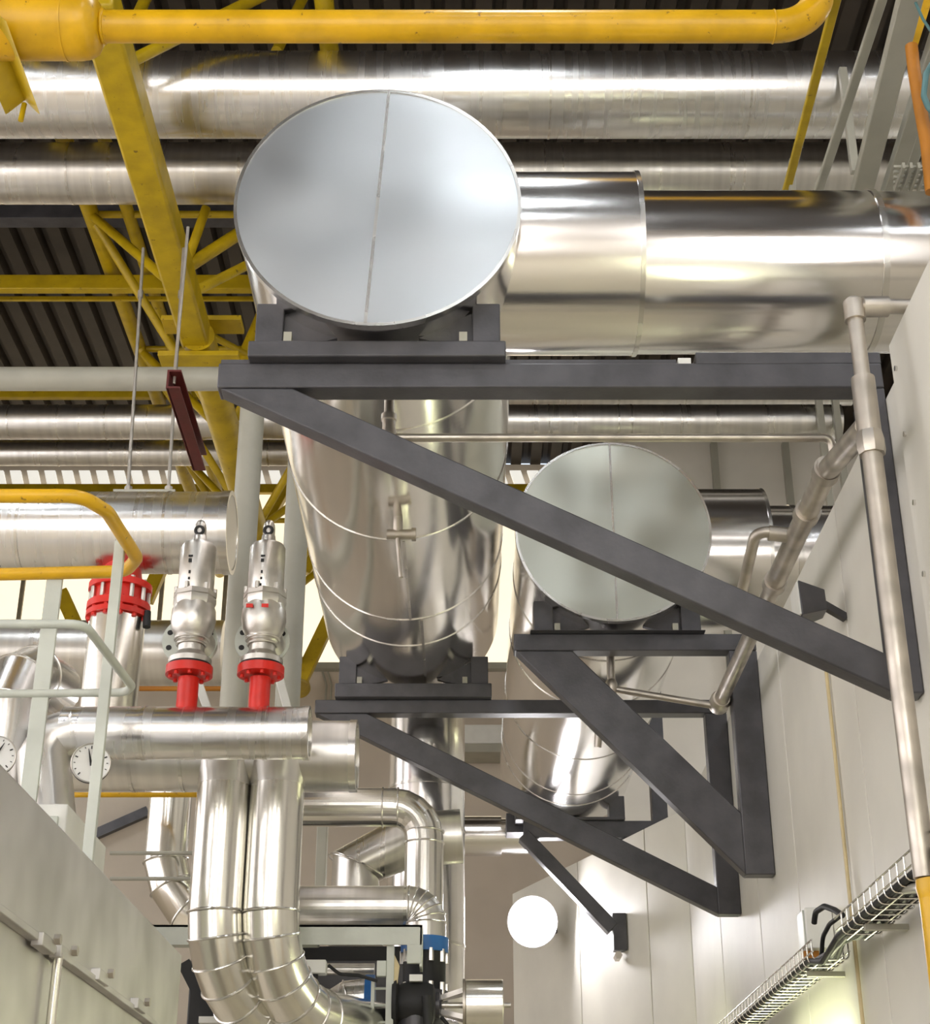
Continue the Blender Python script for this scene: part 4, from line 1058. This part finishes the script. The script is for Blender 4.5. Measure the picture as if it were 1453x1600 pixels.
# ================================================================== CABLE TRAY ON THE PARTITION
def tray(label, ya_, yb_, x0, x1, z0):
    t = thing('cable_tray', label, 'cable tray', ((x0 + x1) / 2, ya_, z0), 'wire cable trays')
    h = .075
    for (x, z) in ((x0, z0 + h), (x0, z0 + .03), (x0 + .04, z0), (x1 - .04, z0), (x1, z0 + .03), (x1, z0 + h)):
        MB().cyl((x, ya_, z), (x, yb_, z), .0035, n=8).build('long_wire', M_SEAM, t)
    n = int((yb_ - ya_) / .09)
    me = None
    for k in range(n):
        if me is None:
            o = MB().sweep([(x0, ya_, z0 + h), (x0, ya_, z0), (x1, ya_, z0), (x1, ya_, z0 + h)], .0035, 8, .02, 3).build('cross_wire', M_SEAM, t); me = o.data
        else:
            o = bpy.data.objects.new('cross_wire', me); C.objects.link(o); attach(o, t)
        o.location.y = k * .09 + .02
    for y in (ya_ + .3, yb_ - .3):
        MB().beam(((x0 + x1) / 2 - .04, y, z0 - .012), (WX, y, z0 - .012), .03, .02).build('wall_arm', M_GREY, t)
    return t
tx0, tx1, tz = 1.37, 1.515, zr(1.05)
tray('wire cable tray full of dark cables, nearer one on the partition', 3.7, 5.9, tx0, tx1, tz)
tray('brightly lit wire cable tray, farther one low on the partition', 6.32, 9.6, tx0, tx1, tz)
for k in range(5):
    x = tx0 + .02 + .026 * k
    pts = [(x, 3.7, tz + .016), (x + .004, 4.5, tz + .018 + .008 * (k % 2)), (x - .004, 5.3, tz + .016), (x, 5.95, tz + .02), (x - .01, 6.2, tz - .03 + .03 * k), (x, 6.5, tz + .02), (x, 9.5, tz + .016)]
    o = MB().sweep(pts, .0135, 10, .08, 4).build('tray_cable', M_BLACK if k % 2 == 0 else M_STEEL)
    tag(o, 'dark cable lying in the wire cable trays on the partition', 'cable', 'cables in the wire trays')
# junction box and looping cables in the gap
jx = at(1276, 1448, X=WX - .06)
t = thing('junction_box', 'white junction box between the two cable trays on the partition', 'box', jx)
MB().box((WX - .12, jx.y - .06, jx.z - .10), (WX - .002, jx.y + .07, jx.z + .07)).build('body', M_WHITE, t, bevel=.006)
MB().box((WX - .128, jx.y - .055, jx.z - .09), (WX - .12, jx.y + .065, jx.z + .06)).build('lid', M_RAIL, t, bevel=.003)
MB().box((WX - .125, jx.y - .0, jx.z - .13), (WX - .06, jx.y + .05, jx.z - .10)).build('warning_tab', M_ORANGE, t)
pts = [at(1272, 1442, X=1.43), at(1274, 1425, X=1.43), at(1288, 1416, X=1.43), at(1304, 1422, X=1.43), at(1316, 1430, X=1.43)]
o = MB().sweep(pts, .012, 12, .2, 6).build('looping_cable', M_BLACK); tag(o, 'black cable looping over the white junction box', 'cable')
pts = [at(1312, 1432, X=1.42), at(1296, 1444, X=1.42), at(1285, 1465, X=1.42), at(1284, 1492, X=1.42), at(1278, 1508, X=1.42)]
o = MB().sweep(pts, .009, 12, .2, 6).build('looping_cable', M_BLACK); tag(o, 'thin black cable hanging from the near tray beside the junction box', 'cable')
o = MB().sweep([at(1400, 1391, X=1.42), at(1445, 1386, X=1.40)], .016, 14).build('side_conduit', M_GREY); tag(o, 'short grey conduit stub leaving the near cable tray', 'conduit')
